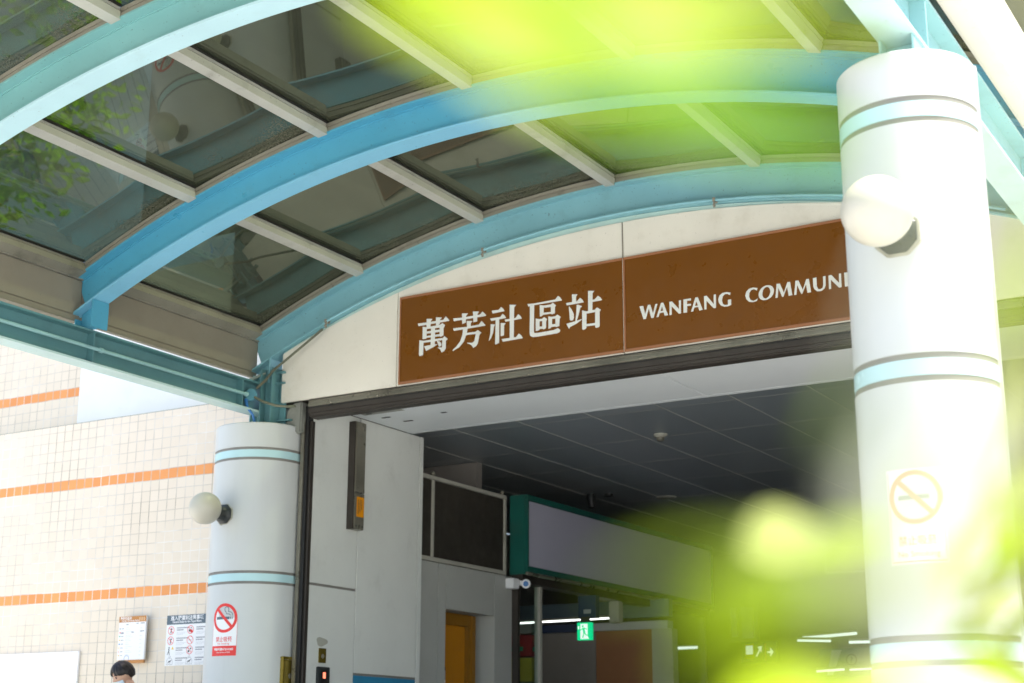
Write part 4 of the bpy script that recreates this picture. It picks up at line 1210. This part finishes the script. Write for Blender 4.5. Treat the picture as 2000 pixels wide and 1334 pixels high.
c0 = Vector((-7.73, 9.06, 0)) + e * 0.352
def pl(u0, u1, v0, v1, d0, d1):
    q = []
    for z in (v0, v1):
        for u, d in ((u0, d0), (u1, d0), (u1, d1), (u0, d1)):
            p = c0 + tt * u + e * d
            q.append((p.x, p.y, z))
    m.add(q, [(0, 3, 2, 1), (4, 5, 6, 7), (0, 1, 5, 4), (1, 2, 6, 5), (2, 3, 7, 6), (3, 0, 4, 7)])
pl(-0.075, 0.055, 0.32, 0.672, -0.03, 0.012)
m.build('door_plate', M_BRASS, t, bevel=0.002)
m = MB()
pl(-0.09, 0.07, 0.673, 0.694, -0.03, 0.026)
pl(-0.09, -0.0755, 0.30, 0.6725, -0.03, 0.026)
pl(0.0555, 0.07, 0.30, 0.6725, -0.03, 0.026)
m.build('frame', M_BRASS, t, bevel=0.003)
m = MB().lathe(c0 + tt * 0.01 + e * 0.0125 + Vector((0, 0, 0.555)), e, [(0.02, 0), (0.018, 0.006), (0.008, 0.008), (0.0, 0.008)], 16)
m.build('lock', M_STEEL, t, smooth=True)
# stain on the side wall belongs to the wall
m = MB()
st = []
for k in range(20):
    a = 2 * math.pi * k / 20
    rr = 1 + 0.14 * math.sin(3 * a + 1)
    st.append((-7.2697, 9.325 + 0.068 * rr * math.cos(a), 0.818 + 0.034 * rr * math.sin(a)))
m.prism(st, (0.0004, 0, 0))
m.build('plaster_patch', paint('grey_patch', (0.40, 0.40, 0.34), 0.8, 0.15, (0.2, 0.2, 0.15), 0.5), stn)

# mesh screen over the recessed wall
t = thing('mesh_screen', (-7.33, 11.4, 1.6), 'dark wire mesh screen in a beige frame on top of the grey side wall', 'screen')
m = MB()
m.box(-7.355, -7.315, 10.655, 12.13, 1.605, 1.64)
m.box(-7.355, -7.315, 10.655, 12.13, 2.315, 2.35)
for y in (10.655, 10.885, 12.105):
    m.box(-7.352, -7.318, y, y + 0.03, 1.6405, 2.3145)
m.build('frame', M_BEIGEM, t, bevel=0.003)
MB().box(-7.339, -7.335, 10.69, 12.10, 1.6405, 2.3145).build('mesh', M_MESH, t)
for y in (10.90, 12.08):
    MB().sphere((-7.335, y, 2.372), 0.024, 20, 12).build('finial', M_STEEL, t, smooth=True)

# camera
t = thing('security_camera', (-7.3, 12.2, 1.5), 'small white security camera with blue ringed lens at the end of the grey side wall', 'camera')
MB().box(-7.329, -7.24, 12.13, 12.24, 1.48, 1.575).build('junction_box', M_WHITE, t, bevel=0.006)
MB().tube([(-7.25, 12.25, 1.54), (-7.22, 12.32, 1.54)], 0.025, 14).build('arm', M_WHITE, t, smooth=True)
dd = Vector((0.45, -0.85, -0.15)).normalized()
cc = Vector((-7.215, 12.32, 1.538))
MB().lathe(cc - dd * 0.06, dd, [(0.0, 0), (0.036, 0.0), (0.042, 0.01), (0.042, 0.11), (0.036, 0.11), (0.034, 0.10), (0.0, 0.10)], 24).build('housing', M_WHITE, t, smooth=True)
MB().lathe(cc + dd * 0.0405, dd, [(0.026, 0), (0.024, 0.004), (0.0, 0.006)], 20).build('lens', M_BLU, t, smooth=True)

# door notice
t = thing('door_notice', (-7.46, 11.25, 0.3), 'white notice with black top and red characters on the ochre door', 'notice')
MB().box(-7.4695, -7.466, 11.205, 11.345, 0.2, 0.73).build('sheet', M_WHITE, t)
f = Flat(lambda u, v, lift: (-7.4655 + lift, 11.205 + u, 0.2 + v))
f.rect(0, 0.14, 0.50, 0.53, M_DKINK, 0.0003)
f.rect(0, 0.14, 0.42, 0.4995, M_INK, 0.0003)
f.text('工務用', 0.07, 0.36, 0.05, M_RED, 0.0004, 0.01, sx=0.9)
f.text('禁止進', 0.07, 0.29, 0.05, M_RED, 0.0004, 0.01, sx=0.9)
f.text('NO ENTRY', 0.07, 0.25, 0.024, M_RED, 0.0004, 0.0)
f.build(t, {'dark_ink': 'black_strip', 'grey_ink': 'grey_strip', 'red_print': 'red_characters'})

# shop sign box
t = thing('shop_sign', (-7.26, 14.4, 1.6), 'blank grey shop sign in a long dark green case along the concourse side', 'sign')
m = MB().box(-7.36, -7.19, 12.26, 16.62, 1.622, 2.372)
m.build('case', M_GREEN, t, bevel=0.004)
MB().box(-7.1895, -7.18, 12.30, 16.58, 1.70, 2.315).build('face', M_LAV, t)
m = MB()
m.box(-7.1895, -7.165, 12.262, 16.615, 2.32, 2.372)
m.box(-7.1895, -7.165, 12.262, 16.615, 1.645, 1.695)
m.box(-7.1895, -7.165, 12.262, 12.295, 1.6955, 2.3195)
m.box(-7.1895, -7.165, 16.585, 16.615, 1.6955, 2.3195)
m.build('face_frame', M_GREEN, t, bevel=0.004)
MB().tube([(-7.17, 12.262, 1.625), (-7.17, 16.61, 1.625)], 0.018, 12).build('lower_trim', M_STEEL, t, smooth=True)
m = MB().box(-7.36, -7.22, 12.262, 16.61, 1.545, 1.6215)
m.build('header', M_DARKSTEEL, t)

# shopfront
t = thing('shopfront', (-7.3, 13.0, -0.95), 'glass shopfront with slim metal posts under the green sign case', 'shopfront')
for y, pm in ((12.262, M_DARKSTEEL), (12.68, M_BEIGEM), (16.55, M_TAUPE)):
    MB().box(-7.335, -7.27, y, y + 0.045, -0.946, 1.544).build('post', pm, t, bevel=0.003)
for ya, yb in ((12.315, 12.677),):
    MB().box(-7.304, -7.298, ya, yb, -0.94, 1.544).build('pane', M_CLEAR, t)
t = thing('product_display', (-7.95, 12.9, 0.4), 'red and yellow product boxes behind the shopfront glass', 'display')
m = MB().box(-8.1, -7.40, 12.75, 12.95, 0.90, 1.10)
m.build('red_box', paint('dull_red_card', (0.36, 0.03, 0.03), 0.5, 0.3), t, bevel=0.004)
MB().box(-8.1, -7.40, 12.75, 12.95, 0.66, 0.885).build('yellow_box', paint('dull_yellow_card', (0.5, 0.42, 0.05), 0.5, 0.2), t, bevel=0.004)
MB().box(-8.1, -7.40, 12.75, 12.95, 1.115, 1.20).build('glass_jar_row', M_TAUPE, t, bevel=0.004)
MB().box(-8.1, -7.40, 12.70, 12.97, -0.946, 0.65).build('shelf_unit', paint('teal_shelf', (0.10, 0.16, 0.16), 0.5, 0.1), t)
m = MB()
m.add([(-7.39, 12.752, 0.98), (-7.39, 12.9, 1.03), (-7.39, 12.9, 0.98), (-7.39, 12.75, 0.94)], [(0, 1, 2, 3)])
m.box(-8.0, -7.5, 12.745, 12.749, 0.95, 0.99)
m.build('box_print', M_GRN, t)

# exit sign and the hanging sign above it
t = thing('exit_sign', (-7.285, 13.3, 1.1), 'glowing green running man exit sign hanging in the concourse', 'sign')
EX0, EX1, EZ0, EZ1, EY = -7.205, -7.05, 1.075, 1.245, 13.3
MB().box(EX0, EX1, EY, EY + 0.05, EZ0, EZ1).build('case', M_EXITG, t, bevel=0.003)
MB().box(EX0 + 0.03, EX1 - 0.03, EY + 0.015, EY + 0.035, EZ1 + 0.0005, 1.30).build('hanger', M_DARKSTEEL, t)
f = Flat(lambda u, v, lift: (EX0 + u, EY - 0.0006 - lift, EZ0 + v))
W, Hh = EX1 - EX0, EZ1 - EZ0
f.poly([(W * 0.24, Hh * 0.06), (W * 0.86, Hh * 0.06), (W * 0.76, Hh * 0.2), (W * 0.76, Hh * 0.92), (W * 0.24, Hh * 0.92)], M_EXITW, 0)
f.disc(W * 0.42, Hh * 0.79, W * 0.07, M_EXITG, 0.0004, 14)
for a, b, w in (((0.45, 0.70), (0.52, 0.42), 0.15), ((0.45, 0.68), (0.22, 0.55), 0.06), ((0.50, 0.68), (0.72, 0.60), 0.06), ((0.50, 0.42), (0.40, 0.12), 0.08), ((0.54, 0.42), (0.66, 0.27), 0.08), ((0.66, 0.27), (0.85, 0.27), 0.06)):
    f.bar((W * a[0], Hh * a[1]), (W * b[0], Hh * b[1]), W * w, M_EXITG, 0.0006, 1)
f.rect(W * 0.06, W * 0.16, Hh * 0.62, Hh * 0.80, M_EXITW, 0.0002)
f.build(t, {'exit_sign_green': 'running_man', 'exit_sign_white': 'door_symbol'})
o = thing('hanging_sign', (-7.2, 13.5, 1.3), 'dark navy hanging sign box directly above the green exit sign', 'sign')
MB().box(-7.30, -7.10, 13.5, 13.58, 1.305, 1.53).build('panel', M_NAVY, o, bevel=0.004)
MB().box(-7.235, -7.155, 13.496, 13.4995, 1.35, 1.39).build('plate', M_INK, o)
o = MB().box(-7.24, -7.13, 14.05, 14.17, 1.30, 1.52).build('wall_speaker', M_BEIGEM, origin=(-7.18, 14.1, 1.3), bevel=0.01)
tag(o, 'small beige box speaker just right of the navy hanging sign', 'speaker')
# strip light and tubes
def tube_light(a, b, r, label, mt=M_TUBE):
    t = thing('ceiling_light', a, label, 'ceiling light', 'fluorescent lights in the concourse')
    MB().tube([a, b], r, 10).build('tube', mt, t, smooth=True)
    d = Vector(b) - Vector(a)
    k = Vector((0, 0, r + 0.012))
    MB().tube([Vector(a) + k, Vector(b) + k], 0.014, 6).build('housing', M_BEIGEM, t)
tube_light((-8.66, 14.6, 1.39), (-7.45, 14.6, 1.40), 0.008, 'thin light strip on the bulkhead inside the shop, left of the exit sign', glow('shop_strip_light', (0.95, 1.0, 0.97), 1.2))
tube_light((-8.47, 18.2, 1.318), (-8.10, 18.2, 1.322), 0.016, 'short glowing tube standing in for a light reflected in shop glass, right of the exit sign')  # glowing tube added in place of a reflection in a glass door
tube_light((-6.46, 17.6, 1.345), (-6.06, 18.4, 1.44), 0.018, 'slanting upper tube of the crossed pair left of the near column')
tube_light((-6.52, 17.6, 1.32), (-5.98, 17.2, 1.27), 0.014, 'lower tube of the crossed pair left of the near column')
tube_light((-6.02, 18.0, 1.305), (-5.55, 18.0, 1.30), 0.016, 'level tube just left of the near column, below the crossed pair')
tube_light((-6.45, 18.0, 0.966), (-6.10, 18.0, 0.982), 0.014, 'lowest tube left of the near column, under the information screen')
tube_light((-6.03, 18.0, 0.975), (-5.62, 18.0, 0.985), 0.012, 'faint low tube reaching the near column beside the lowest tube')

# direction sign and information panel far inside
t = thing('direction_sign', (-7.2, 18.0, 1.1), 'small lit direction sign with arrows far inside the concourse', 'sign')
MB().box(-7.42, -6.95, 18.0, 18.06, 1.09, 1.36).build('panel', M_SLATE, t)
f = Flat(lambda u, v, lift: (-7.42 + u, 17.9994 - lift, 1.09 + v))
f.rect(0.05, 0.17, 0.06, 0.24, M_YEL, 0.0002)
f.rect(0.063, 0.157, 0.11, 0.22, M_EXITW, 0.0004)
f.bar((0.20, 0.08), (0.25, 0.17), 0.02, M_EXITW, 0.0002, 1)
f.poly([(0.215, 0.2), (0.275, 0.21), (0.27, 0.13)], M_EXITW, 0.0004)
f.rect(0.31, 0.33, 0.03, 0.24, M_PINK, 0.0002)
f.build(t, {'exit_sign_white': 'arrow', 'yellow_print': 'yellow_square', 'pale_red_print': 'red_bar'})
f = Flat(f.mp)
f.bar((0.345, 0.13), (0.40, 0.13), 0.025, M_EXITW, 0.0002, 1)
f.poly([(0.385, 0.19), (0.43, 0.13), (0.385, 0.07)], M_EXITW, 0.0004)
f.build(t, {'exit_sign_white': 'arrow'})
t = thing('information_screen', (-6.0, 18.05, 1.0), 'grey glass information panel with a ringed question mark deep in the concourse', 'screen')
MB().box(-6.42, -5.5, 18.05, 18.1, 0.9, 1.24).build('panel', paint('grey_green_panel', (0.14, 0.19, 0.17), 0.3, 0.1), t)
f = Flat(lambda u, v, lift: (-6.42 + u, 18.0494 - lift, 0.9 + v))
f.ring(0.40, 0.2, 0.07, 0.056, M_DKINK, 0.0002, 24)
f.text('?', 0.40, 0.16, 0.11, M_DKINK, 0.0002, 0.02)
f.poly([(0.08, 0.02), (0.16, 0.02), (0.28, 0.32), (0.16, 0.32)], M_LAV, 0.0002)
f.build(t, {'dark_ink': 'question_mark', 'blank_sign_face': 'picture'})
for x, w in ((-7.40, 0.07), (-7.24, 0.14)):
    pass
t = thing('window_strip', (-7.3, 17.9, 1.4), 'pair of narrow pale window strips deep in the concourse above the direction sign', 'window')
MB().box(-7.52, -7.45, 17.95, 17.99, 1.42, 1.78).build('pane', M_LAV, t)
MB().box(-7.38, -7.23, 17.95, 17.99, 1.40, 1.78).build('pane', M_LAV, t)
MB().box(-7.56, -7.18, 17.99, 18.03, 1.36, 1.84).build('frame', M_TAUPE, t)
t = thing('framed_sign', (-5.6, 17, 2.0), 'thin framed hanging panel just left of the near column in the concourse', 'sign')
m = MB()
m.box(-5.93, -5.2, 17.0, 17.03, 2.30, 2.318)
m.box(-5.93, -5.2, 17.0, 17.03, 2.02, 2.036)
m.box(-5.93, -5.912, 17.0, 17.03, 2.0365, 2.2995)
m.build('frame', M_BEIGEM, t)
MB().box(-5.911, -5.2, 17.01, 17.02, 2.0365, 2.2995).build('panel', M_TAUPE, t)

# ceiling fittings
t = thing('smoke_detector', (-5.586, 11.885, 2.70), 'round smoke detector on the dark ceiling near the entrance', 'smoke detector')
MB().lathe((-5.586, 11.885, 2.7205), (0, 0, -1), [(0.062, 0), (0.062, 0.014), (0.05, 0.022), (0.046, 0.03), (0.0, 0.03)], 28).build('base', M_BEIGEM, t, smooth=True)
MB().lathe((-5.586, 11.885, 2.69), (0, 0, -1), [(0.034, 0.0), (0.034, 0.022), (0.024, 0.034), (0.0, 0.036)], 24).build('sensor', M_STEEL, t, smooth=True)
t = thing('spotlight', (-7.6, 14.6, 2.6), 'small dark spotlight on the ceiling above the green sign case', 'spotlight')
MB().lathe((-7.62, 14.4, 2.7205), (0.1, 0, -1), [(0.045, 0), (0.05, 0.03), (0.04, 0.10), (0.03, 0.15), (0.0, 0.15)], 20).build('body', M_BLACK, t, smooth=True)
MB().lathe((-7.45, 14.5, 2.7205), (0, 0, -1), [(0.05, 0), (0.05, 0.02), (0.0, 0.024)], 20).build('base', M_BLACK, t, smooth=True)
o = MB().lathe((-7.0, 15.0, 2.7205), (0, 0, -1), [(0.11, 0), (0.11, 0.006), (0.09, 0.010), (0.0, 0.011)], 32).build('ceiling_speaker', M_BEIGEM, origin=(-7.0, 15.0, 2.72), smooth=True)
tag(o, 'flat round ceiling speaker above the long green sign case', 'speaker')

# ------------------------------------------------------------------ person
def person(px, py, face_deg, label):
    P = thing('person', (px, py, -0.95), label, 'person')
    fa = math.radians(face_deg)
    F = Vector((math.cos(fa), math.sin(fa), 0))        # facing
    L = Vector((-F.y, F.x, 0))                         # own left
    U = Vector((0, 0, 1))
    O = Vector((px, py, -0.95))
    W = lambda f, l, u: O + F * f + L * l + U * u
    V, E, Rr = [], [], []

    def chain(start, pts):
        prev = start
        for (f, l, u, r) in pts:
            V.append(W(f, l, u))
            Rr.append(r)
            if prev is not None:
                E.append((prev, len(V) - 1))
            prev = len(V) - 1
        return prev
    pel = chain(None, [(0, 0, 0.86, 0.115)])
    chest = chain(pel, [(0.0, 0, 0.98, 0.105), (0.01, 0, 1.12, 0.115), (0.0, 0, 1.24, 0.115), (0.0, 0, 1.31, 0.085)])
    neck = chain(chest, [(0.02, 0, 1.38, 0.05), (0.035, 0, 1.43, 0.05)])
    chain(neck, [(0.05, 0, 1.49, 0.078), (0.062, 0, 1.545, 0.082), (0.06, 0, 1.585, 0.062)])
    for s in (1, -1):
        chain(pel, [(0, s * 0.09, 0.80, 0.09), (0.015, s * 0.10, 0.62, 0.072), (0.02, s * 0.10, 0.45, 0.055), (0.0, s * 0.10, 0.28, 0.05), (-0.02, s * 0.10, 0.08, 0.036), (0.05, s * 0.11, 0.035, 0.034), (0.12, s * 0.115, 0.03, 0.028)])
    sh = chain(chest, [(0.0, -0.15, 1.29, 0.062), (-0.01, -0.19, 1.15, 0.045), (-0.01, -0.22, 1.02, 0.038), (0.06, -0.21, 0.90, 0.03), (0.10, -0.20, 0.83, 0.024)])
    h2 = chain(sh, [(0.12, -0.195, 0.79, 0.026)])
    for k, (df, dl) in enumerate(((0.02, -0.025), (0.025, -0.008), (0.022, 0.008), (0.015, 0.022))):
        chain(h2, [(0.12 + df, -0.195 + dl, 0.745, 0.009), (0.115 + df, -0.195 + dl, 0.71 - 0.006 * (k in (1, 2)), 0.007)])
    chain(h2, [(0.15, -0.165, 0.775, 0.009), (0.16, -0.155, 0.745, 0.008)])
    # left arm raised, hand at the ear
    sh = chain(chest, [(0.0, 0.15, 1.29, 0.062), (0.01, 0.25, 1.20, 0.046), (0.03, 0.31, 1.12, 0.038), (0.01, 0.25, 1.26, 0.032), (0.0, 0.175, 1.36, 0.022)])
    h2 = chain(sh, [(0.012, 0.135, 1.405, 0.022)])
    for k, (df, dl) in enumerate(((-0.022, 0.004), (-0.007, 0.0), (0.008, -0.002), (0.022, 0.0))):
        chain(h2, [(0.022 + df, 0.112 + dl, 1.45, 0.0088), (0.034 + df, 0.096 + dl, 1.483 - 0.006 * (k == 3), 0.0074)])
    chain(h2, [(0.05, 0.122, 1.415, 0.009), (0.068, 0.106, 1.437, 0.0078)])
    me = bpy.data.meshes.new('body')
    me.from_pydata([v - O for v in V], E, [])
    ob = bpy.data.objects.new('body_tmp', me)
    COL.objects.link(ob)
    sk = ob.modifiers.new('skin', 'SKIN')
    sk.use_smooth_shade = True
    for i, v in enumerate(me.skin_vertices[0].data):
        v.radius = (Rr[i], Rr[i])
        v.use_root = (i == 0)
    sb = ob.modifiers.new('sub', 'SUBSURF')
    sb.levels = sb.render_levels = 3
    bpy.context.view_layer.update()
    bm_ = bpy.data.meshes.new_from_object(ob.evaluated_get(bpy.context.evaluated_depsgraph_get()))
    bpy.data.objects.remove(ob)
    # features of the head, which is bent down
    hc = F * 0.058 + U * 1.53
    dn = math.radians(34)
    hf = (F * math.cos(dn) - U * math.sin(dn)).normalized()
    hu = L.cross(hf) * -1
    if hu.z < 0:
        hu = -hu
    for v in bm_.vertices:
        d = v.co - hc
        if d.length > 0.16 or v.co.z < 1.44 or abs(d.dot(L)) > 0.10:
            continue
        a, b, c = d.dot(hf), d.dot(L), d.dot(hu)
        def bumpv(ca, cb, cc, rad, amt, dirv):
            q = (a - ca) ** 2 + (b - cb) ** 2 + (c - cc) ** 2
            v.co += dirv * amt * math.exp(-q / (rad * rad))
        bumpv(0.085, 0, -0.015, 0.02, 0.022, hf)          # nose
        bumpv(0.08, 0.032, 0.012, 0.018, -0.008, hf)      # eye sockets
        bumpv(0.08, -0.032, 0.012, 0.018, -0.008, hf)
        bumpv(0.08, 0, 0.03, 0.03, 0.005, hf)             # brow
        bumpv(0.07, 0, -0.075, 0.03, 0.012, hf)           # chin
        bumpv(0.0, 0.08, -0.005, 0.022, 0.014, L)         # ears
        bumpv(0.0, -0.08, -0.005, 0.022, 0.014, -L)
        bumpv(-0.05, 0, 0.03, 0.06, 0.018, -hf)           # back of the skull
    bm_.name = 'body'
    bm_.materials.clear()
    bm_.materials.append(M_SKIN)
    bm_.polygons.foreach_set('use_smooth', [True] * len(bm_.polygons))
    body = bpy.data.objects.new('body', bm_)
    COL.objects.link(body)
    body.parent = P
    LOC[body.name] = O

    def shell(name, mat, test, off, rag=0.0):
        b = bmesh.new()
        b.from_mesh(bm_)
        b.normal_update()
        drop = [f for f in b.faces if not test(f.calc_center_median())]
        bmesh.ops.delete(b, geom=drop, context='FACES')
        b.normal_update()
        for v in b.verts:
            k = off + rag * noise.noise(v.co * 40)
            v.co += v.normal * k
        bmesh.ops.solidify(b, geom=b.faces[:], thickness=0.004)
        m2 = bpy.data.meshes.new(name)
        b.to_mesh(m2)
        b.free()
        m2.materials.append(mat)
        m2.polygons.foreach_set('use_smooth', [True] * len(m2.polygons))
        o = bpy.data.objects.new(name, m2)
        COL.objects.link(o)
        o.parent = P
        LOC[o.name] = O
        return o

    def loc(c):
        d = c - hc
        return d.dot(hf), d.dot(L), d.dot(hu)
    is_arm = lambda c: abs(c.dot(L)) > 0.105

    def cap(name, mat, rad, ctr, lo, hi, az0, az1, nu, nv, rag, wave, thick):
        """curved patch round the head: azimuth 0 is the face, polar angle 0 the crown"""
        b = bmesh.new()
        grid = []
        full = az1 - az0 > 6.2
        for i in range(nu + (0 if full else 1)):
            az = az0 + (az1 - az0) * i / nu
            col = []
            h_ = hi(az)
            l_ = lo(az)
            for k in range(nv + 1):
                t = k / nv
                p = l_ + (h_ - l_) * t
                p += rag * noise.noise(Vector((math.cos(az) * 6, math.sin(az) * 6, 3.1))) * t
                w = 1 + wave * math.sin(p) * noise.noise(Vector((math.cos(az) * 7, math.sin(az) * 7, p * 0.9)))
                w *= 1 - (thick * 8 if k == nv else 0) - 0.04 * max(0, t - 0.8) * 5 * (rag > 0)
                q = ctr + hf * (rad[0] * w * math.sin(p) * math.cos(az)) + L * (rad[1] * w * math.sin(p) * math.sin(az)) + hu * (rad[2] * w * math.cos(p))
                col.append(b.verts.new(q))
            grid.append(col)
        m_ = len(grid)
        for i in range(m_ if full else m_ - 1):
            for k in range(nv):
                b.faces.new((grid[i][k], grid[(i + 1) % m_][k], grid[(i + 1) % m_][k + 1], grid[i][k + 1]))
        bmesh.ops.remove_doubles(b, verts=b.verts, dist=1e-5)
        bmesh.ops.recalc_face_normals(b, faces=b.faces)
        m2 = bpy.data.meshes.new(name)
        b.to_mesh(m2)
        b.free()
        m2.materials.append(mat)
        m2.polygons.foreach_set('use_smooth', [True] * len(m2.polygons))
        o = bpy.data.objects.new(name, m2)
        COL.objects.link(o)
        o.parent = P
        LOC[o.name] = O
        return o

    def hairline(az):
        a = abs((az + math.pi) % (2 * math.pi) - math.pi)
        d = math.degrees(a)
        part = 14 * math.exp(-((math.degrees((az + math.pi) % (2 * math.pi) - math.pi) - 8) / 16) ** 2)     # centre parting
        if d < 35:
            v = 60 + d * 0.6
        elif d < 80:
            v = 81 + (d - 35) * 0.34
        elif d < 115:
            v = 96 + (d - 80) * 0.9
        else:
            v = 127
        return math.radians(v - part)
    cap('hair', M_HAIR, (0.094, 0.087, 0.103), hc - hf * 0.006 + hu * 0.002, lambda a: 0.0, hairline, 0, 2 * math.pi, 96, 18, 0.16, 0.05, 0.012)
    cap('face_mask', M_MASK, (0.101, 0.082, 0.108), hc + hf * 0.002 - hu * 0.002, lambda a: math.radians(94 + 8 * abs(a)), lambda a: math.radians(140 - 6 * abs(a)), -1.15, 1.15, 30, 10, 0.0, 0.012, 0.004)

    for s in (-1, 1):
        e_ = MB()
        c_ = hc + O + hf * 0.066 + L * (s * 0.031) + hu * 0.006
        e_.lathe(c_, hf, [(0.0, 0.0), (0.010, 0.0), (0.008, 0.004), (0.0, 0.006)], 12)
        e_.build('eye', M_HAIR, P, smooth=True)
        e_ = MB()
        e_.tube([O + hc + hf * 0.060 + L * (s * 0.046) + hu * 0.024, O + hc + hf * 0.070 + L * (s * 0.031) + hu * 0.028, O + hc + hf * 0.076 + L * (s * 0.014) + hu * 0.024], [0.0015, 0.003, 0.002], 6)
        e_.build('eyebrow', M_HAIR, P, smooth=True)
    shell('jacket', M_JACKET, lambda c: (0.88 < c.z < 1.375 and not (c.z < 0.93 and is_arm(c))), 0.014)
    shell('trousers', M_TROUS, lambda c: 0.09 < c.z < 0.90 and not (is_arm(c) and c.z > 0.64 and abs(c.dot(L)) > 0.14), 0.010)
    shell('shoes', M_SHOE, lambda c: c.z < 0.10, 0.006)
    P.scale = (1.006,) * 3
    return P


person(-8.78, 8.85, 243, 'dark-haired person in blue with a pale face mask, looking down before the tiled wall')

# ------------------------------------------------------------------ plants
def leaf_mesh(mb, base, d, n, ln, wd, seg=8):
    d, n = Vector(d).normalized(), Vector(n).normalized()
    s = d.cross(n).normalized()
    base = Vector(base)
    vs, fs = [], []
    for k in range(seg + 1):
        t = k / seg
        w = wd / 2 * (math.sin(math.pi * min(1, t * 0.94 + 0.03)) ** 0.75) * (1.12 - 0.35 * t)
        droop = -0.10 * ln * t * t
        for j in (-1, -0.5, 0, 0.5, 1):
            vs.append(base + d * (ln * t) + s * (w * j) + n * (droop + 0.22 * w * abs(j)))
    for k in range(seg):
        for j in range(4):
            a = k * 5 + j
            fs.append((a, a + 1, a + 6, a + 5))
    mb.add(vs, fs)


bush = thing('shrub', (0.42, 0.62, -0.95), 'leafy lime green shrub close to the camera, its sunlit leaves blurred over the right side', 'shrub')
m = MB()
for path in TWIGS:
    n = len(path)
    m.tube([Vector(p) for p in path], [0.0045 - 0.0035 * k / max(1, n - 1) for k in range(n)], 7)
m.build('stem', M_STEM, bush, smooth=True)
for row in LEAVES:
    mb = MB()
    leaf_mesh(mb, row[0:3], row[3:6], row[6:9], row[9], row[10])
    kind = row[11] if len(row) > 11 else 0
    mb.build('leaf', (M_LEAF, M_LEAF2, M_LEAF3, M_LEAF4, M_LEAF5, M_LEAF6)[kind], bush, smooth=True)

tr_ = thing('tree', (-19.6, 13.5, -0.95), 'tall sunlit green tree behind the tiled wall, seen through the far left roof glass', 'tree')
m = MB()
m.tube([(-19.6, 13.5, -0.95), (-19.5, 13.5, 2.0), (-19.7, 13.4, 5.0), (-19.6, 13.5, 8.0)], [0.28, 0.22, 0.16, 0.06], 12)
for k in range(12):
    a, z = k * 2.4, 3.2 + 0.42 * k
    rr = 3.6 - 0.12 * k
    m.tube([(-19.6, 13.5, z), (-19.6 + 0.5 * rr * math.cos(a), 13.5 + 0.4 * rr * math.sin(a), z + 0.7), (-19.6 + rr * math.cos(a), 13.5 + 0.7 * rr * math.sin(a), z + 1.3)], [0.10, 0.06, 0.02], 7)
m.build('trunk', paint('grey_bark', (0.14, 0.11, 0.08), 0.9, 0.3), tr_, smooth=True)
m = MB()
cl_ = [Vector((-19.6 + random.gauss(0, 2.0), 13.5 + random.gauss(0, 1.2), random.uniform(3.4, 9.6))) for _ in range(70)]
for k in range(15000):
    c = random.choice(cl_) + Vector((random.gauss(0, 0.42), random.gauss(0, 0.38), random.gauss(0, 0.32)))
    d = Vector((random.uniform(-1, 1), random.uniform(-1, 1), random.uniform(-0.8, 0.4)))
    leaf_mesh(m, c, d, d.orthogonal(), 0.20, 0.11, 2)
m.build('crown', M_LEAF5, tr_, smooth=True)
pl_ = thing('reflection_shrub', (-9.4, 9.2, -0.95), 'unseen bright green bush added at the foot of the tiled wall to put green into the roof glass reflection', 'shrub')  # unseen bush added for a green reflection in the roof glass
m = MB()
for k in range(1500):
    a, z, rr = random.uniform(0, 2 * math.pi), random.uniform(0.1, 1.02), random.random() ** 0.5
    c = Vector((-9.42 + 0.36 * rr * math.cos(a) - 0.06 * math.sin(9 * z), 9.14 + 0.22 * rr * math.sin(a), -0.95 + z))
    d = Vector((random.uniform(-1, 1), random.uniform(-1, 1), random.uniform(-0.2, 1)))
    leaf_mesh(m, c, d, d.orthogonal(), 0.065, 0.035, 3)
m.build('foliage', M_LEAF4, pl_, smooth=True)
m = MB()
for k in range(9):
    x = -9.7 + 0.07 * k
    m.tube([(x, 9.14, -0.95), (x + 0.03, 9.13, -0.5), (x - 0.02, 9.12, -0.08)], [0.012, 0.009, 0.004], 6)
m.build('stem', M_STEM, pl_)
